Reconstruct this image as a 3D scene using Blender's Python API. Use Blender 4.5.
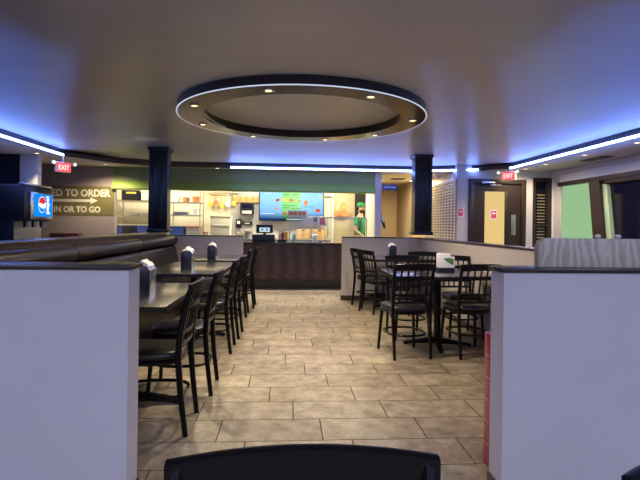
import bpy, bmesh, math, random
from mathutils import Vector, Matrix
random.seed(7)
S = bpy.context.scene
C = S.collection
for o in list(bpy.data.objects): bpy.data.objects.remove(o)
PI = math.pi

# ------------------------------------------------------------------ camera
cd = bpy.data.cameras.new('camera'); cam = bpy.data.objects.new('camera', cd); C.objects.link(cam)
cd.sensor_width = 36.0; cd.lens = 484.33 / 640 * 36.0
cd.shift_y = -14.8 / 640; cd.clip_start = 0.02
YAW, ROLL = 0.0666, 0.0127
cam.matrix_world = (Matrix.Translation((0, 0, 1.24)) @ Matrix.Rotation(-YAW, 4, 'Z')
                    @ Matrix.Rotation(PI / 2, 4, 'X') @ Matrix.Rotation(ROLL, 4, 'Z'))
S.camera = cam

# ------------------------------------------------------------------ world, exposure
w = bpy.data.worlds.new('world'); S.world = w; w.use_nodes = True
w.node_tree.nodes['Background'].inputs[0].default_value = (0.55, 0.55, 0.75, 1)
w.node_tree.nodes['Background'].inputs[1].default_value = 0.06
S.view_settings.view_transform = 'Standard'; S.view_settings.look = 'None'
S.view_settings.gamma = 1.0; S.view_settings.use_curve_mapping = False
S.view_settings.exposure = 0.3
LED_COL = (0.16, 0.29, 1.0); LED_POW = 24.0
SPOT_W = 70.0; RING_W = 62.0; KITCHEN_W = 50.0; HALL_W = 62.0
WARM = (1.0, 0.80, 0.50)

# ------------------------------------------------------------------ lights
def area(name, loc, sx, sy, power, col, rot=(0, 0, 0)):
    l = bpy.data.lights.new(name, 'AREA'); l.shape = 'RECTANGLE'; l.size = sx; l.size_y = sy
    l.energy = power; l.color = col
    o = bpy.data.objects.new(name, l); C.objects.link(o); o.location = loc; o.rotation_euler = rot
    return o
def spot(name, loc, power, col, cone=2.3, r=0.05, tilt=0.0):
    l = bpy.data.lights.new(name, 'SPOT'); l.energy = power; l.color = col
    l.spot_size = cone; l.spot_blend = 0.7; l.shadow_soft_size = r
    o = bpy.data.objects.new(name, l); C.objects.link(o); o.location = loc; o.rotation_euler = (tilt, 0, 0)
    return o
KX = (-2.9, -0.6, 1.0)
for i, x in enumerate(KX):
    area('kitchen_tube_light', (x, 11.0, 2.62), 1.1, 0.3, KITCHEN_W, (1.0, 0.89, 0.68))
area('corridor_light', (3.03, 11.35, 2.30), 0.24, 0.24, HALL_W, (1.0, 0.78, 0.42))
area('back_room_light', (4.2, 10.6, 2.3), 0.4, 0.4, 7, (1.0, 0.78, 0.42))
# unseen bluish fill lights, added behind the camera to brighten the near room
for x in (-2.2, 0.2, 2.6):
    area('rear_fill_light', (x, -1.3, 2.42), 0.6, 0.6, 38, (0.82, 0.84, 1.0))

# ------------------------------------------------------------------ materials
def mat(name, col, rough=0.5, metal=0.0, spec=0.5, noise=0.0, nscale=8.0, bump=0.0, bscale=60.0, coat=0.0,
        emit=None, estr=0.0, stretch=(1, 1, 1)):
    m = bpy.data.materials.new(name); m.use_nodes = True
    nt = m.node_tree; b = nt.nodes['Principled BSDF']
    b.inputs['Base Color'].default_value = (*col, 1); b.inputs['Roughness'].default_value = rough
    b.inputs['Metallic'].default_value = metal; b.inputs['Specular IOR Level'].default_value = spec
    b.inputs['Coat Weight'].default_value = coat
    if noise or bump:
        tc = nt.nodes.new('ShaderNodeTexCoord'); mp = nt.nodes.new('ShaderNodeMapping')
        mp.inputs['Scale'].default_value = stretch
        nt.links.new(tc.outputs['Object'], mp.inputs['Vector'])
    if noise:
        n = nt.nodes.new('ShaderNodeTexNoise'); n.inputs['Scale'].default_value = nscale; n.inputs['Detail'].default_value = 5
        r = nt.nodes.new('ShaderNodeValToRGB')
        r.color_ramp.elements[0].position = 0.3; r.color_ramp.elements[1].position = 0.7
        r.color_ramp.elements[0].color = (*[max(0, c * (1 - noise)) for c in col], 1)
        r.color_ramp.elements[1].color = (*[min(1, c * (1 + noise)) for c in col], 1)
        nt.links.new(mp.outputs[0], n.inputs['Vector']); nt.links.new(n.outputs['Fac'], r.inputs['Fac'])
        nt.links.new(r.outputs[0], b.inputs['Base Color'])
    if bump:
        n2 = nt.nodes.new('ShaderNodeTexNoise'); n2.inputs['Scale'].default_value = bscale
        bp = nt.nodes.new('ShaderNodeBump'); bp.inputs['Strength'].default_value = bump; bp.inputs['Distance'].default_value = 0.01
        nt.links.new(mp.outputs[0], n2.inputs['Vector']); nt.links.new(n2.outputs['Fac'], bp.inputs['Height'])
        nt.links.new(bp.outputs[0], b.inputs['Normal'])
    if emit:
        b.inputs['Emission Color'].default_value = (*emit, 1); b.inputs['Emission Strength'].default_value = estr
    return m

def wood(name, c1, c2, rough=0.4, scale=(1, 1, 1), freq=14.0, dist=6.0, spec=0.5):
    m = mat(name, c1, rough, spec=spec); nt = m.node_tree; b = nt.nodes['Principled BSDF']
    tc = nt.nodes.new('ShaderNodeTexCoord'); mp = nt.nodes.new('ShaderNodeMapping'); mp.inputs['Scale'].default_value = scale
    wv = nt.nodes.new('ShaderNodeTexWave'); wv.inputs['Scale'].default_value = freq; wv.inputs['Distortion'].default_value = dist
    wv.inputs['Detail'].default_value = 3; wv.inputs['Detail Scale'].default_value = 1.4
    r = nt.nodes.new('ShaderNodeValToRGB'); r.color_ramp.elements[0].color = (*c1, 1); r.color_ramp.elements[1].color = (*c2, 1)
    nt.links.new(tc.outputs['Object'], mp.inputs[0]); nt.links.new(mp.outputs[0], wv.inputs['Vector'])
    nt.links.new(wv.outputs['Fac'], r.inputs['Fac']); nt.links.new(r.outputs[0], b.inputs['Base Color'])
    return m

def floor_mat():
    W, D, X0, Y0, SH = 0.613, 0.308, -0.226, 2.4777, 0.2737
    m = bpy.data.materials.new('floor_tile'); m.use_nodes = True; nt = m.node_tree; b = nt.nodes['Principled BSDF']
    L = nt.links.new
    def M(op, a, bb=None):
        n = nt.nodes.new('ShaderNodeMath'); n.operation = op
        for i, v in enumerate((a, bb)):
            if v is None: continue
            if isinstance(v, (int, float)): n.inputs[i].default_value = v
            else: L(v, n.inputs[i])
        return n.outputs[0]
    g = nt.nodes.new('ShaderNodeNewGeometry'); sx = nt.nodes.new('ShaderNodeSeparateXYZ'); L(g.outputs['Position'], sx.inputs[0])
    v = M('DIVIDE', M('SUBTRACT', sx.outputs['Y'], Y0), D); row = M('FLOOR', v); fv = M('SUBTRACT', v, row)
    u = M('ADD', M('DIVIDE', M('SUBTRACT', sx.outputs['X'], X0), W), M('MULTIPLY', row, SH)); cu = M('FLOOR', u); fu = M('SUBTRACT', u, cu)
    gw = 0.0075
    inside = M('MULTIPLY', M('MULTIPLY', M('GREATER_THAN', fu, gw / W / 2), M('LESS_THAN', fu, 1 - gw / W / 2)),
               M('MULTIPLY', M('GREATER_THAN', fv, gw / D / 2), M('LESS_THAN', fv, 1 - gw / D / 2)))
    cx = nt.nodes.new('ShaderNodeCombineXYZ'); L(cu, cx.inputs[0]); L(row, cx.inputs[1])
    wn = nt.nodes.new('ShaderNodeTexWhiteNoise'); wn.noise_dimensions = '2D'; L(cx.outputs[0], wn.inputs['Vector'])
    # stone mottling, shifted from tile to tile
    off = nt.nodes.new('ShaderNodeVectorMath'); off.operation = 'ADD'
    sc = nt.nodes.new('ShaderNodeVectorMath'); sc.operation = 'SCALE'; sc.inputs['Scale'].default_value = 5.0
    L(wn.outputs['Color'], sc.inputs[0]); L(g.outputs['Position'], off.inputs[0]); L(sc.outputs[0], off.inputs[1])
    n = nt.nodes.new('ShaderNodeTexNoise'); n.inputs['Scale'].default_value = 8.0; n.inputs['Detail'].default_value = 9; n.inputs['Roughness'].default_value = 0.68
    L(off.outputs[0], n.inputs['Vector'])
    r = nt.nodes.new('ShaderNodeValToRGB')
    r.color_ramp.elements[0].position = 0.34; r.color_ramp.elements[0].color = (0.185, 0.152, 0.115, 1)
    r.color_ramp.elements[1].position = 0.66; r.color_ramp.elements[1].color = (0.42, 0.36, 0.285, 1)
    L(n.outputs['Fac'], r.inputs['Fac'])
    hv = nt.nodes.new('ShaderNodeHueSaturation'); L(r.outputs[0], hv.inputs['Color'])
    L(M('ADD', M('MULTIPLY', wn.outputs['Value'], 0.26), 0.87), hv.inputs['Value'])
    mx = nt.nodes.new('ShaderNodeMix'); mx.data_type = 'RGBA'
    L(inside, mx.inputs[0]); mx.inputs[6].default_value = (0.055, 0.047, 0.042, 1); L(hv.outputs[0], mx.inputs[7])
    L(mx.outputs[2], b.inputs['Base Color'])
    L(M('SUBTRACT', 0.85, M('MULTIPLY', inside, 0.42)), b.inputs['Roughness'])
    b.inputs['Specular IOR Level'].default_value = 0.4
    bp = nt.nodes.new('ShaderNodeBump'); bp.inputs['Strength'].default_value = 0.35; bp.inputs['Distance'].default_value = 0.004
    L(M('ADD', M('MULTIPLY', inside, 0.6), M('MULTIPLY', n.outputs['Fac'], 0.4)), bp.inputs['Height']); L(bp.outputs[0], b.inputs['Normal'])
    return m

def glow(name, col, s):
    m = bpy.data.materials.new(name); m.use_nodes = True; nt = m.node_tree
    nt.nodes.remove(nt.nodes['Principled BSDF']); e = nt.nodes.new('ShaderNodeEmission')
    e.inputs[0].default_value = (*col, 1); e.inputs[1].default_value = s
    nt.links.new(e.outputs[0], nt.nodes['Material Output'].inputs[0]); return m

def glass(name, col=(1, 1, 1), alpha=0.12, rough=0.03):
    m = bpy.data.materials.new(name); m.use_nodes = True; nt = m.node_tree
    nt.nodes.remove(nt.nodes['Principled BSDF'])
    t = nt.nodes.new('ShaderNodeBsdfTransparent'); g = nt.nodes.new('ShaderNodeBsdfGlossy'); d = nt.nodes.new('ShaderNodeMixShader')
    t.inputs[0].default_value = (*col, 1); g.inputs['Roughness'].default_value = rough; d.inputs[0].default_value = alpha
    nt.links.new(t.outputs[0], d.inputs[1]); nt.links.new(g.outputs[0], d.inputs[2]); nt.links.new(d.outputs[0], nt.nodes['Material Output'].inputs[0]); return m

def red_tile_mat():
    m = mat('red_tile', (0.42, 0.03, 0.07), 0.2); nt = m.node_tree; b = nt.nodes['Principled BSDF']
    br = nt.nodes.new('ShaderNodeTexBrick'); g = nt.nodes.new('ShaderNodeNewGeometry'); sx = nt.nodes.new('ShaderNodeSeparateXYZ')
    cx = nt.nodes.new('ShaderNodeCombineXYZ'); ad = nt.nodes.new('ShaderNodeMath'); ad.operation = 'ADD'
    L = nt.links.new
    L(g.outputs['Position'], sx.inputs[0]); L(sx.outputs['X'], ad.inputs[0]); L(sx.outputs['Y'], ad.inputs[1]); L(ad.outputs[0], cx.inputs[0]); L(sx.outputs['Z'], cx.inputs[1]); L(cx.outputs[0], br.inputs['Vector'])
    br.offset = 0; br.inputs['Scale'].default_value = 1; br.inputs['Brick Width'].default_value = 0.115; br.inputs['Row Height'].default_value = 0.1145
    br.inputs['Mortar Size'].default_value = 0.0018
    br.inputs['Color1'].default_value = (0.33, 0.02, 0.055, 1); br.inputs['Color2'].default_value = (0.38, 0.025, 0.065, 1); br.inputs['Mortar'].default_value = (0.55, 0.25, 0.28, 1)
    L(br.outputs['Color'], b.inputs['Base Color']); return m

M = dict(
    floor=floor_mat(),
    ceiling=mat('ceiling_paint', (0.58, 0.56, 0.57), 0.38, spec=0.5, noise=0.06, nscale=1.2, bump=0.12, bscale=9, stretch=(0.5, 3, 1)),
    soffit=mat('soffit_paint', (0.68, 0.64, 0.62), 0.5, noise=0.04, nscale=3),
    fascia=mat('brown_fascia', (0.035, 0.022, 0.022), 0.35, noise=0.2, nscale=10),
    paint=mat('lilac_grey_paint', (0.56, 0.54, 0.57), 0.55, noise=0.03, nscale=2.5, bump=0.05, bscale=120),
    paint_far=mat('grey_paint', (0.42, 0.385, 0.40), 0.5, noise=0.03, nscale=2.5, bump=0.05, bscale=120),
    taupe=mat('taupe_paint', (0.36, 0.305, 0.30), 0.6, noise=0.03, nscale=3),
    navy=mat('dark_navy_paint', (0.02, 0.022, 0.045), 0.4, noise=0.15, nscale=3),
    cream=mat('cream_wall', (0.72, 0.66, 0.50), 0.5, noise=0.04, nscale=3),
    tan=mat('tan_wall', (0.56, 0.43, 0.27), 0.6, noise=0.04, nscale=3),
    olive=mat('olive_sign_paint', (0.17, 0.15, 0.055), 0.6, noise=0.05, nscale=5),
    letter=mat('cream_lettering', (0.78, 0.74, 0.62), 0.6, noise=0.02),
    green=mat('lit_green_header', (0.26, 0.38, 0.07), 0.5, noise=0.05, nscale=4),  # lower lip: kitchen light on it is put into the colour
    green_shaded=mat('shaded_green_header', (0.22, 0.27, 0.11), 0.5, noise=0.05, nscale=4),  # upper band of the header: its shade is put into the colour
    cap=wood('dark_wood_cap', (0.020, 0.012, 0.010), (0.030, 0.018, 0.014), 0.28, (1, 30, 3), 1, 3),
    base=mat('brown_baseboard', (0.035, 0.014, 0.012), 0.35, noise=0.2, nscale=12),
    column=mat('dark_column_paint', (0.008, 0.008, 0.012), 0.28, noise=0.25, nscale=14, bump=0.1, bscale=50),
    ringwood=wood('brown_ring_laminate', (0.08, 0.05, 0.033), (0.13, 0.085, 0.055), 0.2, (1, 1, 1), 3, 4, 0.6),
    ringdark=mat('dark_ring_edge', (0.012, 0.010, 0.012), 0.3, noise=0.15, nscale=9),
    black=mat('black_metal', (0.003, 0.003, 0.004), 0.3, spec=0.25, noise=0.2, nscale=40),
    vinyl=mat('black_vinyl', (0.012, 0.012, 0.014), 0.3, noise=0.2, nscale=30, bump=0.12, bscale=90),
    booth=mat('dark_brown_vinyl', (0.012, 0.008, 0.009), 0.36, spec=0.25, noise=0.2, nscale=12, bump=0.15, bscale=14),
    table=wood('black_wood_laminate', (0.014, 0.013, 0.011), (0.034, 0.031, 0.026), 0.24, (30, 1.5, 1), 1.2, 4, 1.0),
    tableedge=mat('black_table_edge', (0.008, 0.008, 0.008), 0.3, noise=0.1),
    navyplate=mat('black_plastic', (0.008, 0.009, 0.018), 0.3, noise=0.1),
    chrome=mat('brushed_chrome', (0.72, 0.72, 0.74), 0.25, metal=1.0, noise=0.05, nscale=30, stretch=(1, 1, 12)),
    napkin=mat('white_paper', (0.85, 0.85, 0.85), 0.8, noise=0.03, nscale=20),
    counterfront=wood('dark_brown_panel', (0.04, 0.022, 0.022), (0.085, 0.048, 0.047), 0.45, (1.2, 1, 16), 1.0, 3),
    countertop=mat('black_counter_top', (0.010, 0.010, 0.011), 0.2, noise=0.3, nscale=50),
    steel=mat('stainless_steel', (0.55, 0.55, 0.56), 0.32, metal=1.0, noise=0.05, nscale=14, stretch=(14, 1, 1)),
    greypanel=mat('grey_wall_panel', (0.48, 0.45, 0.44), 0.4, noise=0.05, nscale=4),
    wire=mat('zinc_wire', (0.50, 0.48, 0.44), 0.35, metal=0.8, noise=0.05, nscale=30),
    oak=wood('honey_wood', (0.50, 0.27, 0.09), (0.66, 0.40, 0.16), 0.4, (1, 1, 10), 2, 3),
    panelwood=wood('grey_oak_laminate', (0.40, 0.345, 0.27), (0.60, 0.535, 0.44), 0.45, (2.2, 1, 0.7), 3.0, 14),
    doorwood=wood('espresso_door_wood', (0.016, 0.009, 0.009), (0.035, 0.02, 0.018), 0.35, (14, 1, 1), 1.5, 3),
    red=red_tile_mat(),
    white=mat('white_plastic', (0.82, 0.82, 0.80), 0.4, noise=0.02),
    whitepaint=mat('white_paint', (0.80, 0.79, 0.82), 0.45, noise=0.03),
    cardboard=mat('cardboard', (0.42, 0.25, 0.11), 0.8, noise=0.1, nscale=15),
    blue=mat('blue_plastic', (0.05, 0.10, 0.42), 0.4, noise=0.05),
    yellow=mat('yellow_plastic', (0.75, 0.55, 0.10), 0.5, noise=0.05),
    orange=mat('orange_plastic', (0.80, 0.22, 0.08), 0.5, noise=0.25, nscale=18),
    redp=mat('red_plastic', (0.55, 0.03, 0.03), 0.4, noise=0.05),
    pink=mat('crimson_print', (0.62, 0.05, 0.16), 0.6, noise=0.1, nscale=40),
    leaf=mat('leaf_green', (0.10, 0.26, 0.06), 0.5, noise=0.3, nscale=25),
    redbrown=mat('red_brown_wood', (0.16, 0.045, 0.025), 0.5, noise=0.2, nscale=10),
    skin=mat('skin', (0.50, 0.30, 0.20), 0.55, noise=0.06, nscale=20),
    hair=mat('dark_hair', (0.012, 0.009, 0.008), 0.6, noise=0.3, nscale=80),
    shirt=mat('green_cotton', (0.015, 0.24, 0.06), 0.8, noise=0.1, nscale=20),
    trousers=mat('dark_cotton', (0.02, 0.02, 0.028), 0.85, noise=0.1, nscale=20),
    eye=mat('eye_white', (0.8, 0.8, 0.78), 0.3, noise=0.01),
    led=glow('led_strip_light', LED_COL, LED_POW),
    ringled=glow('ring_led_light', (0.62, 0.70, 0.92), 0.8),
    bulb=glow('warm_bulb', (1.0, 0.66, 0.26), 3.2),
    bulbw=glow('soft_bulb', (1.0, 0.80, 0.52), 3),
    tube=glow('kitchen_tube', (1.0, 0.90, 0.68), 4),
    exitred=glow('exit_sign_red', (1.0, 0.10, 0.10), 1.0),
    exitletter=glow('exit_letter', (1.0, 0.75, 0.75), 1.1),
    skyblue=glow('lit_blue_panel', (0.005, 0.22, 0.78), 1.0),
    litwhite=glow('lit_white', (0.9, 0.95, 1.0), 1.0),
    litred=glow('lit_red', (0.65, 0.03, 0.02), 1.0),
    litnavy=glow('lit_navy', (0.01, 0.05, 0.32), 1.0),
    posscreen=glow('pos_screen', (0.62, 0.78, 0.85), 0.8),
    greenpane=glow('lit_green_pane', (0.29, 0.48, 0.25), 0.88),
    yellowpane=glow('lit_yellow_pane', (0.66, 0.47, 0.18), 1.0),
    darkpane=mat('night_window_glass', (0.006, 0.007, 0.022), 0.08, spec=0.25, noise=0.2, nscale=2),
    glass=glass('clear_glass', (0.93, 0.97, 0.95), 0.10),
    bottleg=mat('green_bottle_plastic', (0.25, 0.50, 0.42), 0.25, noise=0.05),
    bluesign=mat('blue_sign_face', (0.03, 0.06, 0.32), 0.5, noise=0.03),
)
def screen_mat():
    m = bpy.data.materials.new('menu_screen_picture'); m.use_nodes = True; nt = m.node_tree
    nt.nodes.remove(nt.nodes['Principled BSDF']); e = nt.nodes.new('ShaderNodeEmission'); L = nt.links.new
    tc = nt.nodes.new('ShaderNodeTexCoord'); sx = nt.nodes.new('ShaderNodeSeparateXYZ'); L(tc.outputs['Generated'], sx.inputs[0])
    r = nt.nodes.new('ShaderNodeValToRGB'); cr = r.color_ramp
    cr.elements[0].position = 0; cr.elements[0].color = (0.30, 0.62, 0.92, 1); cr.elements[1].position = 1; cr.elements[1].color = (0.30, 0.62, 0.85, 1)
    for p, c in ((0.33, (0.33, 0.66, 0.85, 1)), (0.36, (0.30, 0.75, 0.22, 1)), (0.62, (0.40, 0.82, 0.30, 1)), (0.66, (0.36, 0.70, 0.85, 1))):
        q = cr.elements.new(p); q.color = c
    L(sx.outputs['X'], r.inputs['Fac'])
    r2 = nt.nodes.new('ShaderNodeValToRGB'); r2.color_ramp.elements[0].color = (0.02, 0.04, 0.12, 1); r2.color_ramp.elements[0].position = 0.04
    r2.color_ramp.elements[1].color = (1, 1, 1, 1); r2.color_ramp.elements[1].position = 0.75
    q = r2.color_ramp.elements.new(0.3); q.color = (0.62, 0.66, 0.85, 1)
    L(sx.outputs['Z'], r2.inputs['Fac'])
    mx = nt.nodes.new('ShaderNodeMix'); mx.data_type = 'RGBA'; mx.blend_type = 'MULTIPLY'; mx.inputs[0].default_value = 1
    L(r.outputs[0], mx.inputs[6]); L(r2.outputs[0], mx.inputs[7]); L(mx.outputs[2], e.inputs[0]); e.inputs[1].default_value = 1.15
    L(e.outputs[0], nt.nodes['Material Output'].inputs[0]); return m
M['screen'] = screen_mat()
for b_ in [M['table'].node_tree.nodes['Principled BSDF']]:
    b_.inputs['IOR'].default_value = 1.8; b_.inputs['Coat Weight'].default_value = 0.7; b_.inputs['Coat Roughness'].default_value = 0.2

# ------------------------------------------------------------------ mesh helpers
class B:
    def __init__(s): s.bm = bmesh.new()
    def _merge(s, t):
        me = bpy.data.meshes.new('t'); t.to_mesh(me); s.bm.from_mesh(me); bpy.data.meshes.remove(me); t.free(); return s
    def box(s, x0, x1, y0, y1, z0, z1, bev=0.0, seg=2, rot=None, about=None):
        t = bmesh.new(); bmesh.ops.create_cube(t, size=1.0)
        for v in t.verts: v.co = Vector(((x0 + x1) / 2 + v.co.x * (x1 - x0), (y0 + y1) / 2 + v.co.y * (y1 - y0), (z0 + z1) / 2 + v.co.z * (z1 - z0)))
        if bev: bmesh.ops.bevel(t, geom=t.edges[:], offset=bev, segments=seg, affect='EDGES', profile=0.6)
        if rot is not None: bmesh.ops.rotate(t, verts=t.verts, cent=about or ((x0 + x1) / 2, (y0 + y1) / 2, (z0 + z1) / 2), matrix=rot)
        return s._merge(t)
    def tube(s, path, r, seg=8, closed=False, flat=1.0):
        t = bmesh.new(); P = [Vector(p) for p in path]; n = len(P); rings = []
        rr = r if isinstance(r, (list, tuple)) else [r] * n
        prev = None
        for i in range(n):
            a = P[(i - 1) % n] if (closed or i > 0) else P[i]; c = P[(i + 1) % n] if (closed or i < n - 1) else P[i]
            d = (c - a).normalized()
            if prev is None:
                up = Vector((0, 0, 1)) if abs(d.z) < 0.9 else Vector((0, 1, 0))
                u = d.cross(up).normalized()
            else: u = (prev - d * prev.dot(d)).normalized()
            prev = u; v = d.cross(u)
            rings.append([t.verts.new(P[i] + (u * math.cos(2 * PI * k / seg + PI / seg) + v * math.sin(2 * PI * k / seg + PI / seg) * flat) * rr[i]) for k in range(seg)])
        for i in range(n if closed else n - 1):
            a, b = rings[i], rings[(i + 1) % n]
            for k in range(seg): t.faces.new((a[k], a[(k + 1) % seg], b[(k + 1) % seg], b[k]))
        if not closed: t.faces.new(rings[0][::-1]); t.faces.new(rings[-1])
        bmesh.ops.recalc_face_normals(t, faces=t.faces)
        return s._merge(t)
    def lathe(s, prof, c=(0, 0, 0), seg=24):
        t = bmesh.new(); rings = []
        for r, z in prof:
            if r < 1e-5: rings.append([t.verts.new((c[0], c[1], c[2] + z))])
            else: rings.append([t.verts.new((c[0] + r * math.cos(2 * PI * k / seg), c[1] + r * math.sin(2 * PI * k / seg), c[2] + z)) for k in range(seg)])
        for a, b in zip(rings, rings[1:]):
            for k in range(seg):
                q = [a[k % len(a)], a[(k + 1) % len(a)], b[(k + 1) % len(b)], b[k % len(b)]]
                q = list(dict.fromkeys(q))
                if len(q) > 2: t.faces.new(q)
        bmesh.ops.recalc_face_normals(t, faces=t.faces)
        return s._merge(t)
    def prism(s, pts, d0, d1, axis='Y', bev=0.0):
        # pts: 2-D outline; axis: extrusion axis. 'Y': (x,z); 'X': (y,z); 'Z': (x,y)
        t = bmesh.new()
        def mk(p, d): return {'Y': (p[0], d, p[1]), 'X': (d, p[0], p[1]), 'Z': (p[0], p[1], d)}[axis]
        a = [t.verts.new(mk(p, d0)) for p in pts]; b = [t.verts.new(mk(p, d1)) for p in pts]; n = len(pts)
        t.faces.new(a); t.faces.new(b[::-1])
        for i in range(n): t.faces.new((a[i], b[i], b[(i + 1) % n], a[(i + 1) % n]))
        bmesh.ops.recalc_face_normals(t, faces=t.faces)
        if bev: bmesh.ops.bevel(t, geom=t.edges[:], offset=bev, segments=2, affect='EDGES', profile=0.6)
        return s._merge(t)
    def sphere(s, c, r, seg=16, sc=(1, 1, 1), rot=None):
        t = bmesh.new(); bmesh.ops.create_uvsphere(t, u_segments=seg, v_segments=max(6, seg // 2), radius=r)
        for v in t.verts: v.co = Vector((v.co.x * sc[0], v.co.y * sc[1], v.co.z * sc[2]))
        if rot is not None: bmesh.ops.rotate(t, verts=t.verts, cent=(0, 0, 0), matrix=rot)
        for v in t.verts: v.co += Vector(c)
        return s._merge(t)
    def move(s, dx, dy, dz):
        for v in s.bm.verts: v.co += Vector((dx, dy, dz))
        return s
    def rotz(s, a):
        bmesh.ops.rotate(s.bm, verts=s.bm.verts, cent=(0, 0, 0), matrix=Matrix.Rotation(a, 3, 'Z')); return s
    def build(s, name, m, parent=None, label=None, smooth=35):
        me = bpy.data.meshes.new(name); s.bm.to_mesh(me); s.bm.free()
        return link_mesh(name, me, m, parent, label, smooth)

def link_mesh(name, me, m, parent=None, label=None, smooth=35):
    me.materials.clear(); me.materials.append(M[m] if isinstance(m, str) else m)
    for p in me.polygons: p.use_smooth = True
    if smooth: me.set_sharp_from_angle(angle=math.radians(smooth))
    o = bpy.data.objects.new(name, me); C.objects.link(o)
    if parent: 
        o.parent = parent
    if label: o['label'] = label
    return o

def thing(name, label, cat, loc=(0, 0, 0), rz=0.0, group=None):
    o = bpy.data.objects.new(name, None); C.objects.link(o); o.empty_display_size = 0.1
    o.location = loc; o.rotation_euler = (0, 0, rz); o['label'] = label; o['category'] = cat
    if group: o['group'] = group
    return o
def tag(o, label, cat, group=None):
    o['label'] = label; o['category'] = cat
    if group: o['group'] = group
    return o
def struct(name, b, m, parent=None, smooth=35):
    o = b.build(name, m, parent, smooth=smooth)
    if not parent: o['kind'] = 'structure'
    return o
def kids(o): return [c for c in bpy.data.objects if c.parent == o]
def dup(root, loc, rz=0.0, label=None, group=None):
    allo = list(bpy.data.objects)
    r = root.copy(); C.objects.link(r); r.location = loc; r.rotation_euler = (0, 0, rz)
    if label: r['label'] = label
    if group: r['group'] = group
    for ch in [c for c in allo if c.parent == root]:
        c = ch.copy(); C.objects.link(c); c.parent = r
        for g in [x for x in allo if x.parent == ch]:
            d = g.copy(); C.objects.link(d); d.parent = c
    return r
def text_mesh(body, size, extrude=0.002, bold=0.0, align='LEFT', spacing=1.0):
    cu = bpy.data.curves.new('t', 'FONT'); cu.body = body; cu.size = size; cu.extrude = extrude; cu.offset = bold
    cu.align_x = align; cu.space_character = spacing; cu.resolution_u = 3
    ob = bpy.data.objects.new('t', cu); C.objects.link(ob); bpy.context.view_layer.update()
    me = bpy.data.meshes.new_from_object(ob.evaluated_get(bpy.context.evaluated_depsgraph_get()))
    bpy.data.objects.remove(ob); bpy.data.curves.remove(cu); return me
FACE_MY = Matrix.Rotation(PI / 2, 4, 'X')                                   # text facing -Y, reading along +X
FACE_PX = Matrix.Rotation(PI / 2, 4, 'Z') @ Matrix.Rotation(PI / 2, 4, 'X')  # text facing +X, reading along +Y
def lettering(body, size, loc, m, parent, face=FACE_MY, bold=0.0, align='LEFT', name='lettering', width=None, roll=0.0, extrude=0.002):
    me = text_mesh(body, size, extrude, bold, align)
    if width:
        xs = [v.co.x for v in me.vertices]; k = width / (max(xs) - min(xs))
        for v in me.vertices: v.co.x *= k
    me.transform(Matrix.Translation(loc) @ face @ Matrix.Rotation(roll, 4, 'Z'))
    return link_mesh(name, me, m, parent, smooth=None)

CEIL, SOF = 2.45, 2.35
# ================================================================== SETTING
struct('floor', B().box(-6.3, 5.6, -3.4, 14.2, -0.12, 0.0), 'floor', smooth=None)
struct('ceiling', B().box(-6.3, 5.6, -3.4, 9.99, CEIL, CEIL + 0.1), 'ceiling', smooth=None)
# dropped perimeter soffit with its dark fascia
INNER = [(-3.77, -2.5), (-3.77, 8.3), (-3.1, 9.28), (-2.2, 9.62), (2.55, 9.62), (3.72, 9.16), (4.18, 8.76), (4.18, -2.5)]
OUTER = [(-6.2, -3.3), (-6.2, 8.3), (-6.2, 9.95), (-3.0, 9.95), (2.6, 9.95), (3.9, 9.95), (5.3, 9.3), (5.3, -3.3)]
def ring_slab(inn, out, z0, z1):
    b = B(); t = b.bm; n = len(inn)
    A = [[t.verts.new((*p, z)) for p in L] for z in (z0, z1) for L in (inn, out)]
    for i in range(n):
        j = (i + 1) % n
        t.faces.new((A[0][i], A[0][j], A[1][j], A[1][i])); t.faces.new((A[2][i], A[2][j], A[3][j], A[3][i]))
        t.faces.new((A[0][i], A[0][j], A[2][j], A[2][i])); t.faces.new((A[1][i], A[1][j], A[3][j], A[3][i]))
    bmesh.ops.recalc_face_normals(t, faces=t.faces); return b
struct('trim_1', ring_slab(INNER, OUTER, SOF, CEIL - 0.001), 'soffit', smooth=None)
def offset_in(k):  # inner outline moved towards the room's middle
    cx, cy = 0.2, 3.4; out = []
    n = len(INNER)
    for i in range(n):
        p = Vector(INNER[i]); a = (p - Vector(INNER[i - 1])).normalized(); c = (Vector(INNER[(i + 1) % n]) - p).normalized()
        na, nc = Vector((a.y, -a.x)), Vector((c.y, -c.x)); q = (na + nc).normalized(); d = k / max(0.3, q.dot(na))
        out.append(tuple(p + q * d))
    return out
struct('trim_2', ring_slab(offset_in(0.022), offset_in(0.0015), SOF - 0.012, CEIL - 0.002), 'fascia', smooth=None)

# outer walls
struct('wall_left', B().box(-6.3, -6.2, -3.4, 10.05, 0, CEIL), 'navy')
struct('wall_front', B().box(-6.3, 5.6, -3.4, -3.3, 0, CEIL), 'paint')
# right wall, with the window openings left out
wr = B().box(5.2, 5.35, -3.3, 9.3, 0, 0.95).box(5.2, 5.35, -3.3, 9.3, 2.26, CEIL).box(5.2, 5.35, 8.92, 9.3, 0.95, 2.26).box(5.2, 5.35, -3.3, 1.0, 0.95, 2.26)
struct('wall_right', wr, 'paint')
struct('trim_3', B().box(5.165, 5.20, 1.0, 8.92, 2.115, 2.255, 0.003), 'whitepaint')
struct('trim_4', B().box(5.14, 5.20, 1.0, 8.95, 2.035, 2.112, 0.003), 'doorwood')
win = struct('window_1', B().box(5.225, 5.25, 7.60, 8.92, 0.95, 2.035), 'greenpane')
slant = B().prism([(7.80, 0.95), (7.53, 0.95), (7.675, 2.04), (7.955, 2.04)], 5.12, 5.22, 'X'); struct('window_frame', slant, 'doorwood', win)
win2 = struct('window_2', B().box(5.23, 5.255, 1.0, 7.59, 0.95, 1.98), 'darkpane')
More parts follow.
